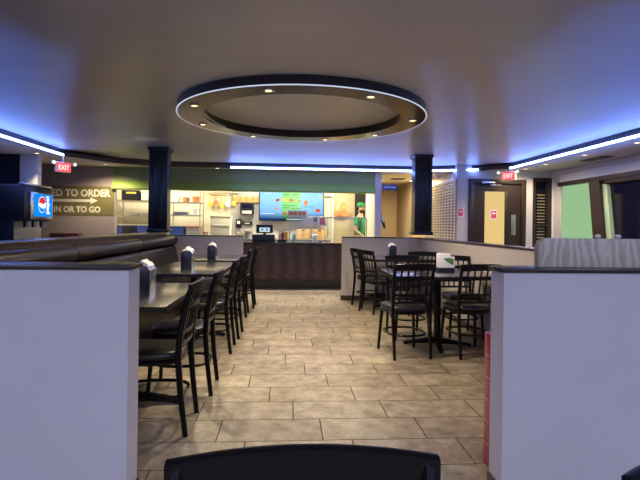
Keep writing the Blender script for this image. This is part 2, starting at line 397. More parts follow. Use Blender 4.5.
struct('window_frame', B().box(5.16, 5.24, 1.0, 7.62, 1.975, 2.035, 0.003).box(5.16, 5.24, 4.2, 4.3, 0.95, 1.98).box(5.16, 5.24, 1.0, 7.62, 0.93, 0.97), 'doorwood', win2)
struct('window_jamb', B().prism([(7.535, 0.97), (7.40, 0.97), (7.56, 1.975), (7.665, 1.975)], 5.17, 5.228, 'X'), mat('pale_green_jamb', (0.45, 0.62, 0.40), 0.4, noise=0.03), win2)

# back wall to the right: the door wall
bw = B().box(3.27, 3.50, 9.2, 9.32, 0, SOF + 0.09).box(4.645, 4.79, 9.2, 9.32, 0, SOF + 0.09).box(5.165, 5.3, 9.2, 9.32, 0, SOF + 0.09)
bw.box(3.50, 4.645, 9.2, 9.32, 2.18, SOF + 0.09).box(4.79, 5.165, 9.2, 9.32, 2.22, SOF + 0.09).box(4.79, 5.165, 9.2, 9.32, 0, 0.80)
struct('wall_back_right', bw, 'paint')
struct('trim_5', B().box(5.165, 5.198, 9.155, 9.199, 0, SOF - 0.002, 0.008), 'whitepaint')
door = struct('door_1', B().box(4.30, 4.555, 9.215, 9.27, 0.02, 2.09).box(3.60, 3.83, 9.215, 9.27, 0.02, 2.09).box(3.83, 4.30, 9.215, 9.27, 1.94, 2.09).box(3.83, 4.30, 9.215, 9.27, 0.02, 0.72), 'doorwood')
struct('door_frame', B().box(3.50, 3.60, 9.17, 9.31, 0, 2.18, 0.006).box(4.555, 4.645, 9.17, 9.31, 0, 2.18, 0.006).box(3.60, 4.555, 9.17, 9.31, 2.09, 2.18, 0.006), 'doorwood', door)
struct('door_glass', B().box(3.83, 4.235, 9.235, 9.25, 0.72, 1.94), 'yellowpane', door)
struct('door_glazing_bar', B().box(4.235, 4.30, 9.205, 9.275, 0.72, 1.94, 0.004), 'doorwood', door)
struct('door_push_plate', B().box(4.36, 4.45, 9.200, 9.216, 1.09, 1.49, 0.004), 'steel', door)
struct('door_closer', B().box(3.74, 3.99, 9.12, 9.17, 2.085, 2.125, 0.006).box(3.90, 4.12, 9.10, 9.12, 2.05, 2.065, 0.003), 'chrome', door)
w3 = struct('window_3', B().box(4.84, 5.11, 9.26, 9.275, 0.80, 2.16), 'darkpane')
struct('window_frame', B().box(4.79, 4.845, 9.18, 9.30, 0.80, 2.22, 0.005).box(5.08, 5.165, 9.18, 9.30, 0.80, 2.22, 0.005).box(4.845, 5.08, 9.18, 9.30, 2.15, 2.22, 0.005).box(4.845, 5.08, 9.18, 9.30, 1.27, 1.31, 0.004), 'doorwood', w3)
bl = B()
for i in range(18): bl.box(4.90, 5.06, 9.235, 9.25, 0.86 + i * 0.06, 0.88 + i * 0.06)
struct('window_blind', bl, mat('brown_blind_slats', (0.30, 0.24, 0.16), 0.6, noise=0.1), w3)
# wall that runs back on the right of the corridor, with the shutter opening
wc = B().box(3.25, 3.32, 9.33, 13.6, 0, 0.92).box(3.25, 3.32, 9.33, 13.6, 2.19, SOF).box(3.25, 3.32, 10.95, 13.6, 0.92, 2.19)
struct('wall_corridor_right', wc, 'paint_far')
struct('wall_corridor_back', B().box(1.7, 5.4, 13.4, 13.5, 0, SOF), 'tan')
struct('wall_corridor_inner', B().box(3.05, 3.248, 11.6, 13.4, 0, SOF), 'tan')
struct('ceiling_corridor', B().box(1.93, 5.4, 9.96, 13.5, SOF, SOF + 0.06), 'cream')
struct('wall_room_back', B().box(4.4, 4.5, 9.33, 12.0, 0, SOF), 'tan')
# kitchen shell
struct('wall_kitchen_back', B().box(-6.2, 2.1, 12.0, 12.1, 0, 2.75), 'cream')
struct('wall_kitchen_panel', B().box(-1.38, 0.80, 11.97, 11.998, 0.1, 2.74), 'greypanel')
struct('wall_kitchen_tan', B().box(1.10, 1.93, 11.97, 11.998, 0.1, 2.74), 'tan')
struct('wall_kitchen_right', B().box(1.80, 1.92, 10.075, 11.13, 0, 2.69), 'cream')
struct('wall_kitchen_left', B().box(-4.1, -4.0, 10.07, 12.0, 0, 2.75), 'cream')
struct('ceiling_kitchen', B().box(-6.2, 2.1, 9.99, 12.1, 2.70, 2.76), 'cream')
struct('trim_6', B().box(0.80, 1.10, 11.95, 11.998, 1.95, 2.70), 'greypanel')
struct('trim_7', B().box(1.095, 1.13, 11.93, 11.97, 0.1, 2.70), 'whitepaint')
struct('wall_sign_side', B().box(-6.2, -3.46, 9.95, 10.06, 0, CEIL), 'taupe')
struct('wall_header', B().box(-3.50, 1.80, 9.945, 10.06, 2.075, SOF - 0.002).box(-3.46, 1.80, 10.06, 10.12, 2.10, 2.72), 'green_shaded')
struct('trim_8', B().prism([(9.87, 1.91), (9.86, 1.93), (9.90, 2.03), (9.944, 2.085), (10.065, 2.085), (10.065, 1.91)], -3.50, 1.80, 'X'), 'green')
struct('wall_pillar', B().box(1.80, 1.93, 9.945, 10.07, 0, SOF), 'paint')
struct('wall_left_return', B().box(-6.2, -4.42, 8.32, 8.42, 0, SOF), 'navy')
struct('wall_left_pilaster', B().box(-4.42, -4.14, 8.30, 8.44, 0, SOF).box(-4.335, -4.325, 8.29, 8.30, 0, SOF), 'whitepaint')

# ------------------------------------------------------------------ half walls
def half_wall(name, x0, x1, y0, y1, z, m='paint', cap=0.025, over=0.012, parent_name='wall_cap', base=None):
    o = struct(name, B().box(x0, x1, y0, y1, 0, z - cap), m)
    struct(parent_name, B().box(x0 - over, x1 + over, y0 - over, y1 + over, z - cap, z, 0.004), 'cap', o)
    if base:
        b = B()
        for q in base: b.box(*q, 0.0, 0.08, 0.003)
        struct('baseboard', b, 'base', o)
    return o
half_wall('wall_near_left', -6.2, -0.672, 2.11, 2.26, 1.058, cap=0.019, base=[(-6.2, -0.672, 2.098, 2.11), (-0.672, -0.66, 2.098, 2.26)])
half_wall('wall_near_right', 0.972, 5.2, 2.115, 2.25, 1.058, cap=0.020, base=[(0.962, 5.2, 2.105, 2.115), (0.962, 0.972, 2.105, 2.25)])
struct('trim_9', B().box(1.048, 2.19, 2.412, 2.50, 0, 0.69, 0.003), 'red')
half_wall('wall_booth_left', -2.14, -1.95, 2.28, 8.0, 1.095, 'base')
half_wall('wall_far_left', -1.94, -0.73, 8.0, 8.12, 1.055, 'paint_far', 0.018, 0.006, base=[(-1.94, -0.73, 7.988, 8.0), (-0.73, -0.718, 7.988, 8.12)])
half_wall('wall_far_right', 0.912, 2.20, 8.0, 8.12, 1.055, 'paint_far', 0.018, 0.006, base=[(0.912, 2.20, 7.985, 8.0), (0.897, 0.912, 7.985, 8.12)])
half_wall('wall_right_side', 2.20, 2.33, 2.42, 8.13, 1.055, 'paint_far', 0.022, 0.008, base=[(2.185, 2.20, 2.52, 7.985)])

# ------------------------------------------------------------------ columns
def column(cx, cy, label):
    t = thing('column', label, 'column', (cx, cy, 1.096))
    H = CEIL - 1.096; hw = 0.135
    b = B().box(-hw, hw, -hw, hw, 0.0, H - 0.055, 0.012)
    b.box(-hw - 0.012, -hw + 0.05, -hw - 0.012, -hw + 0.05, 0.05, H - 0.056, 0.004).box(hw - 0.05, hw + 0.012, -hw - 0.012, -hw + 0.05, 0.05, H - 0.056, 0.004).box(0.02, 0.05, -hw - 0.010, -hw + 0.01, 0.05, H - 0.056, 0.003)
    b.build('shaft', 'column', t)
    B().prism([(-hw - 0.015, H - 0.055), (hw + 0.015, H - 0.055), (hw + 0.028, H - 0.03), (hw + 0.028, H - 0.002), (-hw - 0.028, H - 0.002), (-hw - 0.028, H - 0.03)], -hw - 0.028, hw + 0.028, 'Y').build('capital', 'column', t)
    B().box(-hw - 0.03, hw + 0.03, -hw - 0.03, hw + 0.03, 0.0, 0.055, 0.008).build('base_moulding', 'column', t)
    return t
column(-2.06, 7.98, 'dark square column on the half wall at the far end of the left booth')
column(2.265, 8.13, 'dark square column on the corner of the right half walls')

# ------------------------------------------------------------------ LED strips
def led(path, label):
    b = B().tube([(x, y, SOF - 0.0) for x, y in path], 0.017, 8)
    return tag(b.build('led_strip', 'led'), label, 'light strip', 'rope lights along the soffit')
k = offset_in(0.045)
def lerp(a, b, f): return tuple(a[i] + (b[i] - a[i]) * f for i in range(2))
def wavy(pts, n, amp, seed):
    rnd = random.Random(seed); out = []
    for a, b in zip(pts, pts[1:]):
        for i in range(n): out.append(lerp(a, b, i / n))
    out.append(pts[-1]); return out
led([k[0], k[1]], 'bluish white rope light along the left soffit above the soda machine')
led([(-1.13, k[3][1]), k[4], lerp(k[4], k[5], 0.97)], 'bluish white rope light along the soffit over the serving counter')
led([lerp(k[5], k[6], 0.94), k[6], k[7]], 'bluish white rope light along the right soffit above the dark window')
led([lerp(k[0], k[7], 0.02), lerp(k[0], k[7], 0.98)], 'bluish white rope light along the soffit behind the camera')

# ------------------------------------------------------------------ ceiling ring
RC, RZ, RO, RI = (0.145, 5.17), 2.360, 1.285, 1.025
t = thing('ceiling_ring', 'large round dropped brown ring on the ceiling with small warm lamps', 'ceiling fixture', (RC[0], RC[1], RZ))
h = CEIL - RZ - 0.002
B().lathe([(RI + 0.004, 0.0), (RO - 0.004, 0.0), (RO - 0.004, 0.004), (RI + 0.004, 0.004), (RI + 0.004, 0.0)], seg=96).build('underside', 'ringwood', t)
B().lathe([(RO - 0.004, 0.0), (RO, 0.0), (RO, h), (RO - 0.012, h), (RO - 0.012, 0.004)], seg=96).build('outer_fascia', 'ringdark', t)
B().lathe([(RI + 0.004, 0.0), (RI, 0.0), (RI, h), (RI + 0.012, h), (RI + 0.012, 0.004)], seg=96).build('inner_fascia', 'ringdark', t)
B().tube([((RO + 0.006) * math.cos(2 * PI * i / 96), (RO + 0.006) * math.sin(2 * PI * i / 96), 0.004) for i in range(96)], 0.0055, 6, True).build('rope_light', 'ringled', t, 'thin white rope light around the lower edge of the ring')
cable = B().tube([((RI - 0.012) * math.cos(a), (RI - 0.012) * math.sin(a), 0.012 + 0.006 * math.sin(a * 9)) for a in [math.radians(q) for q in range(150, 192, 3)]], 0.006, 6)
cable.build('cable', 'white', t)
for (x, y) in [(-0.863, 4.66), (-1.0, 5.53), (-0.158, 4.10), (0.68, 4.19), (1.27, 5.03), (1.06, 5.90), (-0.45, 6.17), (0.475, 6.29)]:
    dx, dy = x - RC[0], y - RC[1]; q = 1.163 / math.hypot(dx, dy); dx *= q; dy *= q
    d = B().lathe([(0.030, -0.001), (0.046, -0.001), (0.046, -0.008), (0.040, -0.012), (0.030, -0.006)], (dx, dy, 0), 20).build('lamp_trim', 'chrome', t)
    B().lathe([(0.0, -0.010), (0.026, -0.008), (0.030, -0.003)], (dx, dy, 0), 20).build('lamp_bulb', 'bulb', d)
    spot('ring_lamp_light', (RC[0] + dx, RC[1] + dy, RZ - 0.03), RING_W, WARM, 2.4, 0.03)

# unseen fixtures, added to house the rear, corridor and side-room area lights
def added_panel(x, y, z, half, label):
    t = thing('added_ceiling_panel', label, 'ceiling light', (x, y, z), 0, 'added panel lights on the ceilings')
    B().box(-half - 0.02, half + 0.02, -half - 0.02, half + 0.02, -0.022, -0.001, 0.004).build('frame', 'white', t)
    B().box(-half, half, -half, half, -0.026, -0.0225).build('diffuser', 'tube', t)
added_panel(-2.2, -1.3, CEIL, 0.3, 'added fill light panel on the ceiling behind the camera, on the booth side')
added_panel(0.2, -1.3, CEIL, 0.3, 'added fill light panel on the ceiling straight behind the camera')
added_panel(2.6, -1.3, CEIL, 0.3, 'added fill light panel on the ceiling behind the camera, on the window side')
added_panel(3.03, 11.35, SOF, 0.12, 'added panel light on the corridor ceiling, unseen behind the right dark column')
added_panel(4.2, 10.6, CEIL - 0.1, 0.2, 'added unseen panel light on the ceiling of the room behind the lattice grille')

# soffit downlights
def downlight(x, y, label, power=SPOT_W, col=WARM, cone=1.3, tilt=0.0):
    d = thing('downlight', label, 'downlight', (x, y, SOF), group='downlights in the soffit')
    B().lathe([(0.036, -0.001), (0.056, -0.001), (0.056, -0.006), (0.048, -0.012), (0.036, -0.008)], seg=20).build('lamp_trim', 'white', d)
    B().lathe([(0.0, -0.010), (0.032, -0.009), (0.036, -0.002)], seg=20).build('lamp_bulb', 'bulbw', d)
    if power: spot('soffit_lamp_light', (x, y, SOF - 0.03), power, col, cone, 0.04, tilt)
downlight(-4.05, 8.10, 'downlight in the left soffit above the white pilaster', 50)
downlight(-3.45, 9.40, 'downlight in the soffit beside the right end of the olive sign', SPOT_W * 1.2, WARM, 2.7)
downlight(-1.40, 9.70, 'downlight in front of the green header, just right of the left dark column', SPOT_W * 1.5, tilt=-0.42)
downlight(-0.41, 9.70, 'downlight in front of the green header above the cash register', SPOT_W * 1.5, tilt=-0.42)
downlight(0.54, 9.70, 'downlight in front of the green header above the middle of the counter', SPOT_W * 1.5, tilt=-0.42)
downlight(1.50, 9.70, 'downlight in front of the green header, nearest the lilac pillar', SPOT_W * 1.5, tilt=-0.42)
downlight(2.53, 9.80, 'downlight in the soffit at the mouth of the warm corridor', SPOT_W)
for y, l in ((8.80, 'downlight in the right soffit nearest the exit sign by the door'), (8.1, 'downlight in the right soffit above the green window'), (7.0, 'downlight in the right soffit above the slanted dark mullion'), (5.9, 'downlight in the right soffit nearest the right picture edge')):
    downlight(4.44, y, l, 45, WARM, 2.9)

# ================================================================== CHAIRS
def arc_rail(zc, h, hw, yb, bow, th, n=12, rise=0.0):
    b = B(); t = b.bm; rings = []
    for i in range(n + 1):
        f = i / n * 2 - 1; x = f * hw; y = yb - bow * (1 - f * f); z = zc + rise * (1 - f * f)
        q = [(y - th / 2, z - h / 2), (y + th / 2, z - h / 2), (y + th / 2, z + h / 2 - 0.004), (y + th * 0.2, z + h / 2), (y - th * 0.2, z + h / 2), (y - th / 2, z + h / 2 - 0.004)]
        rings.append([t.verts.new((x, a, c)) for a, c in q])
    for a, c in zip(rings, rings[1:]):
        for k2 in range(6): t.faces.new((a[k2], a[(k2 + 1) % 6], c[(k2 + 1) % 6], c[k2]))
    t.faces.new(rings[0][::-1]); t.faces.new(rings[-1]); bmesh.ops.recalc_face_normals(t, faces=t.faces); return b
def back_y(z):  # centre line of the back post
    pts = [(0.0, -0.235), (0.25, -0.205), (0.45, -0.190), (0.60, -0.200), (0.75, -0.228), (0.90, -0.268)]
    for (z0, y0), (z1, y1) in zip(pts, pts[1:]):
        if z <= z1: return y0 + (y1 - y0) * (z - z0) / (z1 - z0)
    return pts[-1][1]
def make_chair(label, loc, rz, group):
    t = thing('dining_chair', label, 'chair', loc, rz, group)
    # seat cushion: rounded trapezoid, domed
    out = []
    for i in range(40):
        a = 2 * PI * i / 40; ca, sa = math.cos(a), math.sin(a)
        x = math.copysign(abs(ca) ** 0.55, ca); y = math.copysign(abs(sa) ** 0.55, sa)
        out.append((x * (0.195 + 0.018 * y), 0.012 + y * 0.205))
    b = B(); bt = b.bm; prof = [(0.94, 0.435), (1.0, 0.447), (1.0, 0.468), (0.96, 0.480), (0.85, 0.487), (0.5, 0.491)]
    rings = [[bt.verts.new((x * s, 0.012 + (y - 0.012) * s, z)) for x, y in out] for s, z in prof]
    for a, c in zip(rings, rings[1:]):
        for i in range(40): bt.faces.new((a[i], a[(i + 1) % 40], c[(i + 1) % 40], c[i]))
    bt.faces.new(rings[0][::-1]); bt.faces.new(rings[-1]); bmesh.ops.recalc_face_normals(bt, faces=bt.faces)
    b.build('seat', 'vinyl', t, smooth=60)
    B().tube([(x * 0.95, 0.012 + (y - 0.012) * 0.95, 0.423) for x, y in out], 0.013, 8, True).build('seat_frame', 'black', t)
    for s in (-1, 1):
        zs = [0.0, 0.12, 0.25, 0.36, 0.45, 0.53, 0.60, 0.68, 0.75, 0.83, 0.895]
        B().tube([(s * (0.178 + 0.012 * z / 0.9), back_y(z), min(z, 0.875)) for z in zs], [0.014, 0.015, 0.016, 0.017, 0.017, 0.017, 0.017, 0.017, 0.0165, 0.016, 0.0155], 8, False, 1.15).build('leg', 'black', t)
        B().tube([(s * 0.165, 0.175, 0.43), (s * 0.178, 0.192, 0.22), (s * 0.190, 0.208, 0.0)], [0.017, 0.0155, 0.014], 8).build('leg', 'black', t)
    hoop = []
    for i in range(36):
        a = 2 * PI * i / 36; ca, sa = math.cos(a), math.sin(a)
        hoop.append((math.copysign(abs(ca) ** 0.7, ca) * 0.181, -0.006 + math.copysign(abs(sa) ** 0.7, sa) * 0.200, 0.215))
    B().tube(hoop, 0.0105, 8, True).build('stretcher', 'black', t)
    hw = 0.190
    arc_rail(0.858, 0.064, hw + 0.015, back_y(0.86), 0.026, 0.022, 16, 0.008).build('top_rail', 'black', t)
    arc_rail(0.760, 0.038, hw, back_y(0.762), 0.024, 0.016).build('cross_rail', 'black', t)
    arc_rail(0.600, 0.022, hw, back_y(0.60), 0.020, 0.014).build('cross_rail', 'black', t)
    arc_rail(0.530, 0.022, hw, back_y(0.53), 0.016, 0.014).build('cross_rail', 'black', t)
    for i in range(5):
        f = (i - 2) / 3.0
        pts = [(f * hw, back_y(z) - bw_ * (1 - f * f), z) for z, bw_ in ((0.525, 0.016), (0.60, 0.020), (0.70, 0.023), (0.765, 0.024), (0.855, 0.026))]
        B().tube(pts, 0.0095, 6, False, 0.7).build('slat', 'black', t)
    return t
G1, G2, G3 = 'chairs along the left booth tables', 'chairs around the right dining tables', 'chairs at the table behind the camera'
L90 = PI / 2   # local +Y -> -X
ch = make_chair('black slat-back chair nearest the left half wall, pulled up to the nearest booth table', (-0.815, 3.045, 0), L90, G1)
dup(ch, (-0.775, 3.71, 0), L90 + 0.02, 'second black slat-back chair along the nearest booth table', G1)
dup(ch, (-0.765, 4.85, 0), L90, 'black slat-back chair at the near end of the middle booth table', G1)
dup(ch, (-0.745, 5.45, 0), L90 - 0.02, 'black slat-back chair at the far end of the middle booth table', G1)
dup(ch, (-0.77, 6.66, 0), L90, 'black slat-back chair at the near end of the farthest booth table', G1)
dup(ch, (-0.72, 7.36, 0), L90, 'black slat-back chair farthest along the left row, nearest the counter', G1)
dup(ch, (1.145, 4.665, 0), 0.13, 'black chair with its back to the camera at the right table, beside the aisle', G2)
dup(ch, (1.785, 4.68, 0), 0.10, 'black chair seen from behind at the right table, partly hidden by the half wall', G2)
dup(ch, (1.365, 5.40, 0), PI + 0.03, 'black chair facing the camera behind the right table, on its aisle side', G2)
dup(ch, (1.985, 5.43, 0), PI, 'black chair facing the camera behind the right table, next to the green printed menu card', G2)
dup(ch, (1.345, 6.935, 0), -L90 + 0.42, 'black chair on the aisle side of the far right table, nearer the camera', G2)
dup(ch, (1.295, 7.42, 0), -L90 + 0.28, 'black chair on the aisle side of the far right table, against the far half wall', G2)
dup(ch, (1.88, 6.83, 0), -0.05, 'black chair seen from behind at the near end of the far right table', G2)
dup(ch, (0.03, 0.470, 0), PI, 'black chair back cut off by the bottom picture edge, in the middle of the aisle', G3)
dup(ch, (0.748, 0.456, 0), PI + 0.25, 'black chair corner cut off by the bottom right picture corner', G3)

# ================================================================== TABLES
def table(label, x0, x1, y0, y1, z, feet, group, turn=0.0):
    cx, cy = (x0 + x1) / 2, (y0 + y1) / 2
    t = thing('dining_table', label, 'table', (cx, cy, 0), 0, group)
    hx, hy = (x1 - x0) / 2, (y1 - y0) / 2
    B().box(-hx + 0.003, hx - 0.003, -hy + 0.003, hy - 0.003, z - 0.030, z, 0.003).build('tabletop', 'table', t)
    e = B()
    e.box(-hx, hx, -hy, -hy + 0.004, z - 0.034, z - 0.002).box(-hx, hx, hy - 0.004, hy, z - 0.034, z - 0.002).box(-hx, -hx + 0.004, -hy, hy, z - 0.034, z - 0.002).box(hx - 0.004, hx, -hy, hy, z - 0.034, z - 0.002)
    e.build('edge_band', 'tableedge', t)
    for py in feet:
        B().lathe([(0.036, 0.07), (0.036, z - 0.05), (0.0, z - 0.05)], (0, py, 0), 20).build('pedestal', 'black', t)
        p = B().box(-0.14, 0.14, py - 0.14, py + 0.14, z - 0.05, z - 0.034, 0.003); p.build('top_plate', 'black', t)
        f = B()
        for ang in (0, PI / 2, PI, 3 * PI / 2):
            arm = B().prism([(0.0, 0.025), (0.30, 0.012), (0.345, 0.012), (0.345, 0.030), (0.30, 0.040), (0.05, 0.085), (0.0, 0.085)], -0.025, 0.025, 'Y', 0.004)
            arm.box(0.31, 0.34, -0.02, 0.02, 0.0, 0.014, 0.002).rotz(ang + turn).move(0, py, 0)
            me = bpy.data.meshes.new('t'); arm.bm.to_mesh(me); arm.bm.free(); f.bm.from_mesh(me); bpy.data.meshes.remove(me)
        f.build('cross_foot', 'black', t)
    return t
GT = 'dark laminate dining tables'
table('dark laminate booth table nearest the left half wall', -1.42, -0.69, 2.83, 3.97, 0.76, (0.0,), GT)
table('dark laminate table in the middle of the left booth row', -1.40, -0.645, 4.70, 6.17, 0.76, (0.0,), GT)
table('dark laminate booth table farthest away, by the far left half wall', -1.40, -0.65, 6.42, 7.62, 0.76, (0.0,), GT)
table('dark laminate table in the right dining nook nearest the camera', 1.03, 2.12, 4.555, 5.405, 0.76, (0.0,), GT, -0.19)
table('dark laminate table at the back of the right nook by the far half wall', 1.21, 2.12, 6.85, 7.80, 0.76, (0.0,), GT)

def dispenser(label, x, y, z, w=0.115, d=0.17, h=0.20):
    t = thing('napkin_dispenser', label, 'napkin dispenser', (x, y, z), 0, 'napkin dispensers on the tables')
    def prof(s, zb): return [(-w / 2 * s, zb), (w / 2 * s, zb), (w / 2 * s, h - 0.03), (w / 2 * s - 0.022, h - 0.006), (0, h), (-w / 2 * s + 0.022, h - 0.006), (-w / 2 * s, h - 0.03)]
    B().prism(prof(1.0, 0.0), -d / 2 + 0.012, d / 2 - 0.012, 'Y', 0.004).build('body', 'chrome', t)
    for s in (-1, 1):
        y0, y1 = sorted((s * (d / 2 - 0.011), s * d / 2)); B().prism(prof(0.97, 0.003), y0, y1, 'Y', 0.003).build('face_plate', 'navyplate', t)
    n = B()
    n.prism([(-0.045, h - 0.008), (0.045, h - 0.008), (0.03, h + 0.012), (0.008, h + 0.02), (-0.004, h + 0.034), (-0.014, h + 0.018), (-0.035, h + 0.008)], -d / 2 + 0.02, d / 2 - 0.02, 'Y')
    n.build('napkin', 'napkin', t)
    return t
dispenser('black and chrome napkin dispenser on the nearest booth table, beside the left half wall', -0.955, 3.33, 0.7605)
dispenser('black and chrome napkin dispenser on the middle booth table', -1.045, 5.20, 0.7605, d=0.20)
dispenser('black and chrome napkin dispenser on the farthest booth table', -1.0, 6.56, 0.7605)
dispenser('black and chrome napkin dispenser on the far right table', 1.55, 7.12, 0.7605)

# printed card caddy on the near right table
t = thing('menu_card_holder', 'white table card with a green print in a black holder on the near right table', 'table card', (1.685, 5.08, 0.7605), 0.0)
B().box(-0.09, 0.09, -0.05, 0.05, 0.0, 0.045, 0.005).build('holder_base', 'navyplate', t)
cardm = B().box(-0.088, 0.088, -0.046, -0.040, 0.046, 0.165, 0.001, rot=Matrix.Rotation(-0.1, 3, 'X')).build('card', 'white', t)
B().prism([(-0.035, 0.145), (0.0, 0.112), (0.03, 0.092), (0.075, 0.075), (0.075, 0.14), (0.03, 0.150)], -0.0495, -0.0475, 'Y').build('green_print', 'leaf', cardm)
B().box(-0.085, 0.065, 0.015, 0.035, 0.046, 0.195, 0.004).build('napkin', 'napkin', t)

# ================================================================== LEFT BOOTH
t = thing('booth_bench', 'long dark brown padded booth bench along the left half wall', 'booth', (-1.66, 5.2, 0))
y0, y1 = -2.80, 2.77
B().box(-0.24, 0.21, y0, y1, 0.0, 0.36, 0.004).build('bench_base', 'doorwood', t)
NS = 3
for i in range(NS):
    a = y0 + (y1 - y0) * i / NS + 0.004; c = y0 + (y1 - y0) * (i + 1) / NS - 0.004
    B().box(-0.12, 0.31, a, c, 0.362, 0.47, 0.03, 4).build('seat_cushion', 'booth', t, smooth=60)
# backrest: lower pad and the rolled top, in three lengths with a seam between them
for i in range(NS):
    a = y0 + (y1 - y0) * i / NS + 0.006; c = y0 + (y1 - y0) * (i + 1) / NS - 0.006
    lo = [(-0.26, 0.40), (-0.10, 0.44), (-0.075, 0.52), (-0.10, 0.70), (-0.135, 0.86), (-0.16, 0.885), (-0.26, 0.89)]
    B().prism(lo, a, c, 'Y', 0.012).build('back_pad', 'booth', t, smooth=60)
    roll = [(-0.265, 0.898)] + [(-0.185 + 0.075 * math.cos(q), 0.972 + 0.072 * math.sin(q)) for q in [math.radians(v) for v in range(-80, 181, 20)]]
    B().prism(roll, a, c, 'Y', 0.006).build('back_roll', 'booth', t, smooth=60)

# ================================================================== SERVING COUNTER
t = thing('serving_counter', 'long serving counter with a dark brown wood-grain front', 'counter', (-0.6, 9.8, 0))
B().box(-2.7, 2.38, -0.36, 0.36, 0.18, 0.855).build('front_panel', 'counterfront', t)
B().box(-2.7, 2.38, -0.345, 0.33, 0.0, 0.18).build('toe_kick', 'ringdark', t)
B().box(-2.72, 2.39, -0.40, 0.38, 0.856, 0.892, 0.005).build('worktop', 'countertop', t)
CT = 0.8925
# sneeze guard
t = thing('sneeze_guard', 'glass sneeze guard with a pale metal top rail on the serving counter', 'sneeze guard', (0.8, 9.62, CT))
B().box(-0.78, 0.79, -0.014, 0.014, 0.490, 0.516, 0.005).build('top_rail', 'letter', t)
for x in (-0.765, 0.0, 0.775): B().lathe([(0.024, 0), (0.024, 0.008), (0.010, 0.012), (0.010, 0.49)], (x, 0, 0), 14).build('post', 'steel', t)
for a, c in ((-0.75, -0.015), (0.015, 0.76)): B().box(a, c, -0.003, 0.003, 0.03, 0.488).build('glass_panel', 'glass', t)
# things on the guard and the counter
t = thing('picture_board', 'cream picture strip with orange food photos above the sneeze guard', 'sign', (0.19, 9.62, CT + 0.513))
B().box(-0.19, 0.19, -0.006, 0.006, 0.0, 0.12, 0.002).build('board', 'letter', t)
for x in (-0.12, -0.04, 0.05, 0.13): B().lathe([(0.0, 0.004), (0.032, 0.002), (0.034, 0.0)], (0, 0, 0), 14).build('food_photo', 'orange', t).matrix_local = Matrix.Translation((x, -0.0065, 0.06)) @ Matrix.Rotation(PI / 2, 4, 'X')
tag(B().box(0.265, 0.505, 9.602, 9.606, 1.22, 1.385, 0.001).build('paper_notice', 'napkin'), 'blank white paper sheet taped to the sneeze guard glass', 'notice')
t = thing('sign_stand', 'crimson card on a thin white stand behind the sneeze guard', 'sign', (0.69, 9.72, CT))
B().lathe([(0.0, 0.0), (0.05, 0.0), (0.05, 0.012), (0.0, 0.016)], seg=20).build('foot', 'white', t)
B().lathe([(0.007, 0.014), (0.007, 0.34)], seg=10).build('stem', 'white', t)
B().box(-0.09, 0.09, -0.006, 0.006, 0.335, 0.52, 0.002).build('card', 'white', t)
B().box(-0.055, 0.055, -0.009, -0.006, 0.355, 0.50).build('print', 'pink', t)
def bottle(label, x, y, h, r, m, pump):
    t = thing('bottle', label, 'bottle', (x, y, CT), 0, 'bottles on the serving counter')
    B().lathe([(0.0, 0.0), (r, 0.0), (r, h * 0.62), (r * 0.8, h * 0.70), (r * 0.35, h * 0.76), (r * 0.35, h * 0.82), (0, h * 0.82)], seg=20).build('body', m, t)
    cpt = B().lathe([(r * 0.42, h * 0.80), (r * 0.42, h * 0.88), (0.005, h * 0.9), (0.005, h * 0.98), (0.0, h * 0.98)], seg=14)
    if pump: cpt.box(-0.01, 0.045, -0.008, 0.008, h * 0.96, h, 0.002)
    cpt.build('pump' if pump else 'cap', 'white', t)
bottle('white pump bottle at the middle of the serving counter', 0.535, 9.50, 0.235, 0.05, 'white', True)
bottle('pale green bottle on the counter between the till and the white pump bottle', 0.13, 9.52, 0.235, 0.036, 'bottleg', False)
for x, y, l in ((0.66, 9.50, 'small white tub on the counter right of the white pump bottle'), (0.30, 9.50, 'small white tub on the counter left of the white pump bottle')):
    t = thing('tub', l, 'tub', (x, y, CT), 0, 'small tubs on the serving counter')
    B().lathe([(0.0, 0.0), (0.035, 0.0), (0.042, 0.05), (0.038, 0.05), (0.032, 0.006), (0, 0.006)], seg=18).build('cup', 'white', t)
    B().lathe([(0.044, 0.05), (0.044, 0.056), (0.0, 0.058)], seg=18).build('lid', 'chrome', t)
# till
t = thing('cash_register', 'black cash register with a small lit screen on the serving counter', 'cash register', (-0.46, 9.72, CT))
B().prism([(-0.16, 0.0), (0.16, 0.0), (0.16, 0.05), (0.06, 0.125), (-0.02, 0.15), (-0.16, 0.15)], -0.23, 0.21, 'X', 0.006).build('base', 'navyplate', t)
B().box(-0.03, 0.03, 0.02, 0.07, 0.148, 0.22, 0.004).build('neck', 'black', t)
sc_ = B().box(-0.165, 0.165, 0.0, 0.035, 0.175, 0.345, 0.008).build('screen_housing', 'navyplate', t)
B().box(-0.10, 0.105, -0.003, 0.0, 0.20, 0.285).build('screen', 'posscreen', sc_)
for x in (-0.045, 0.05): B().box(x - 0.018, x + 0.018, -0.0045, -0.003, 0.225, 0.265).build('screen_icon', 'litnavy', sc_)
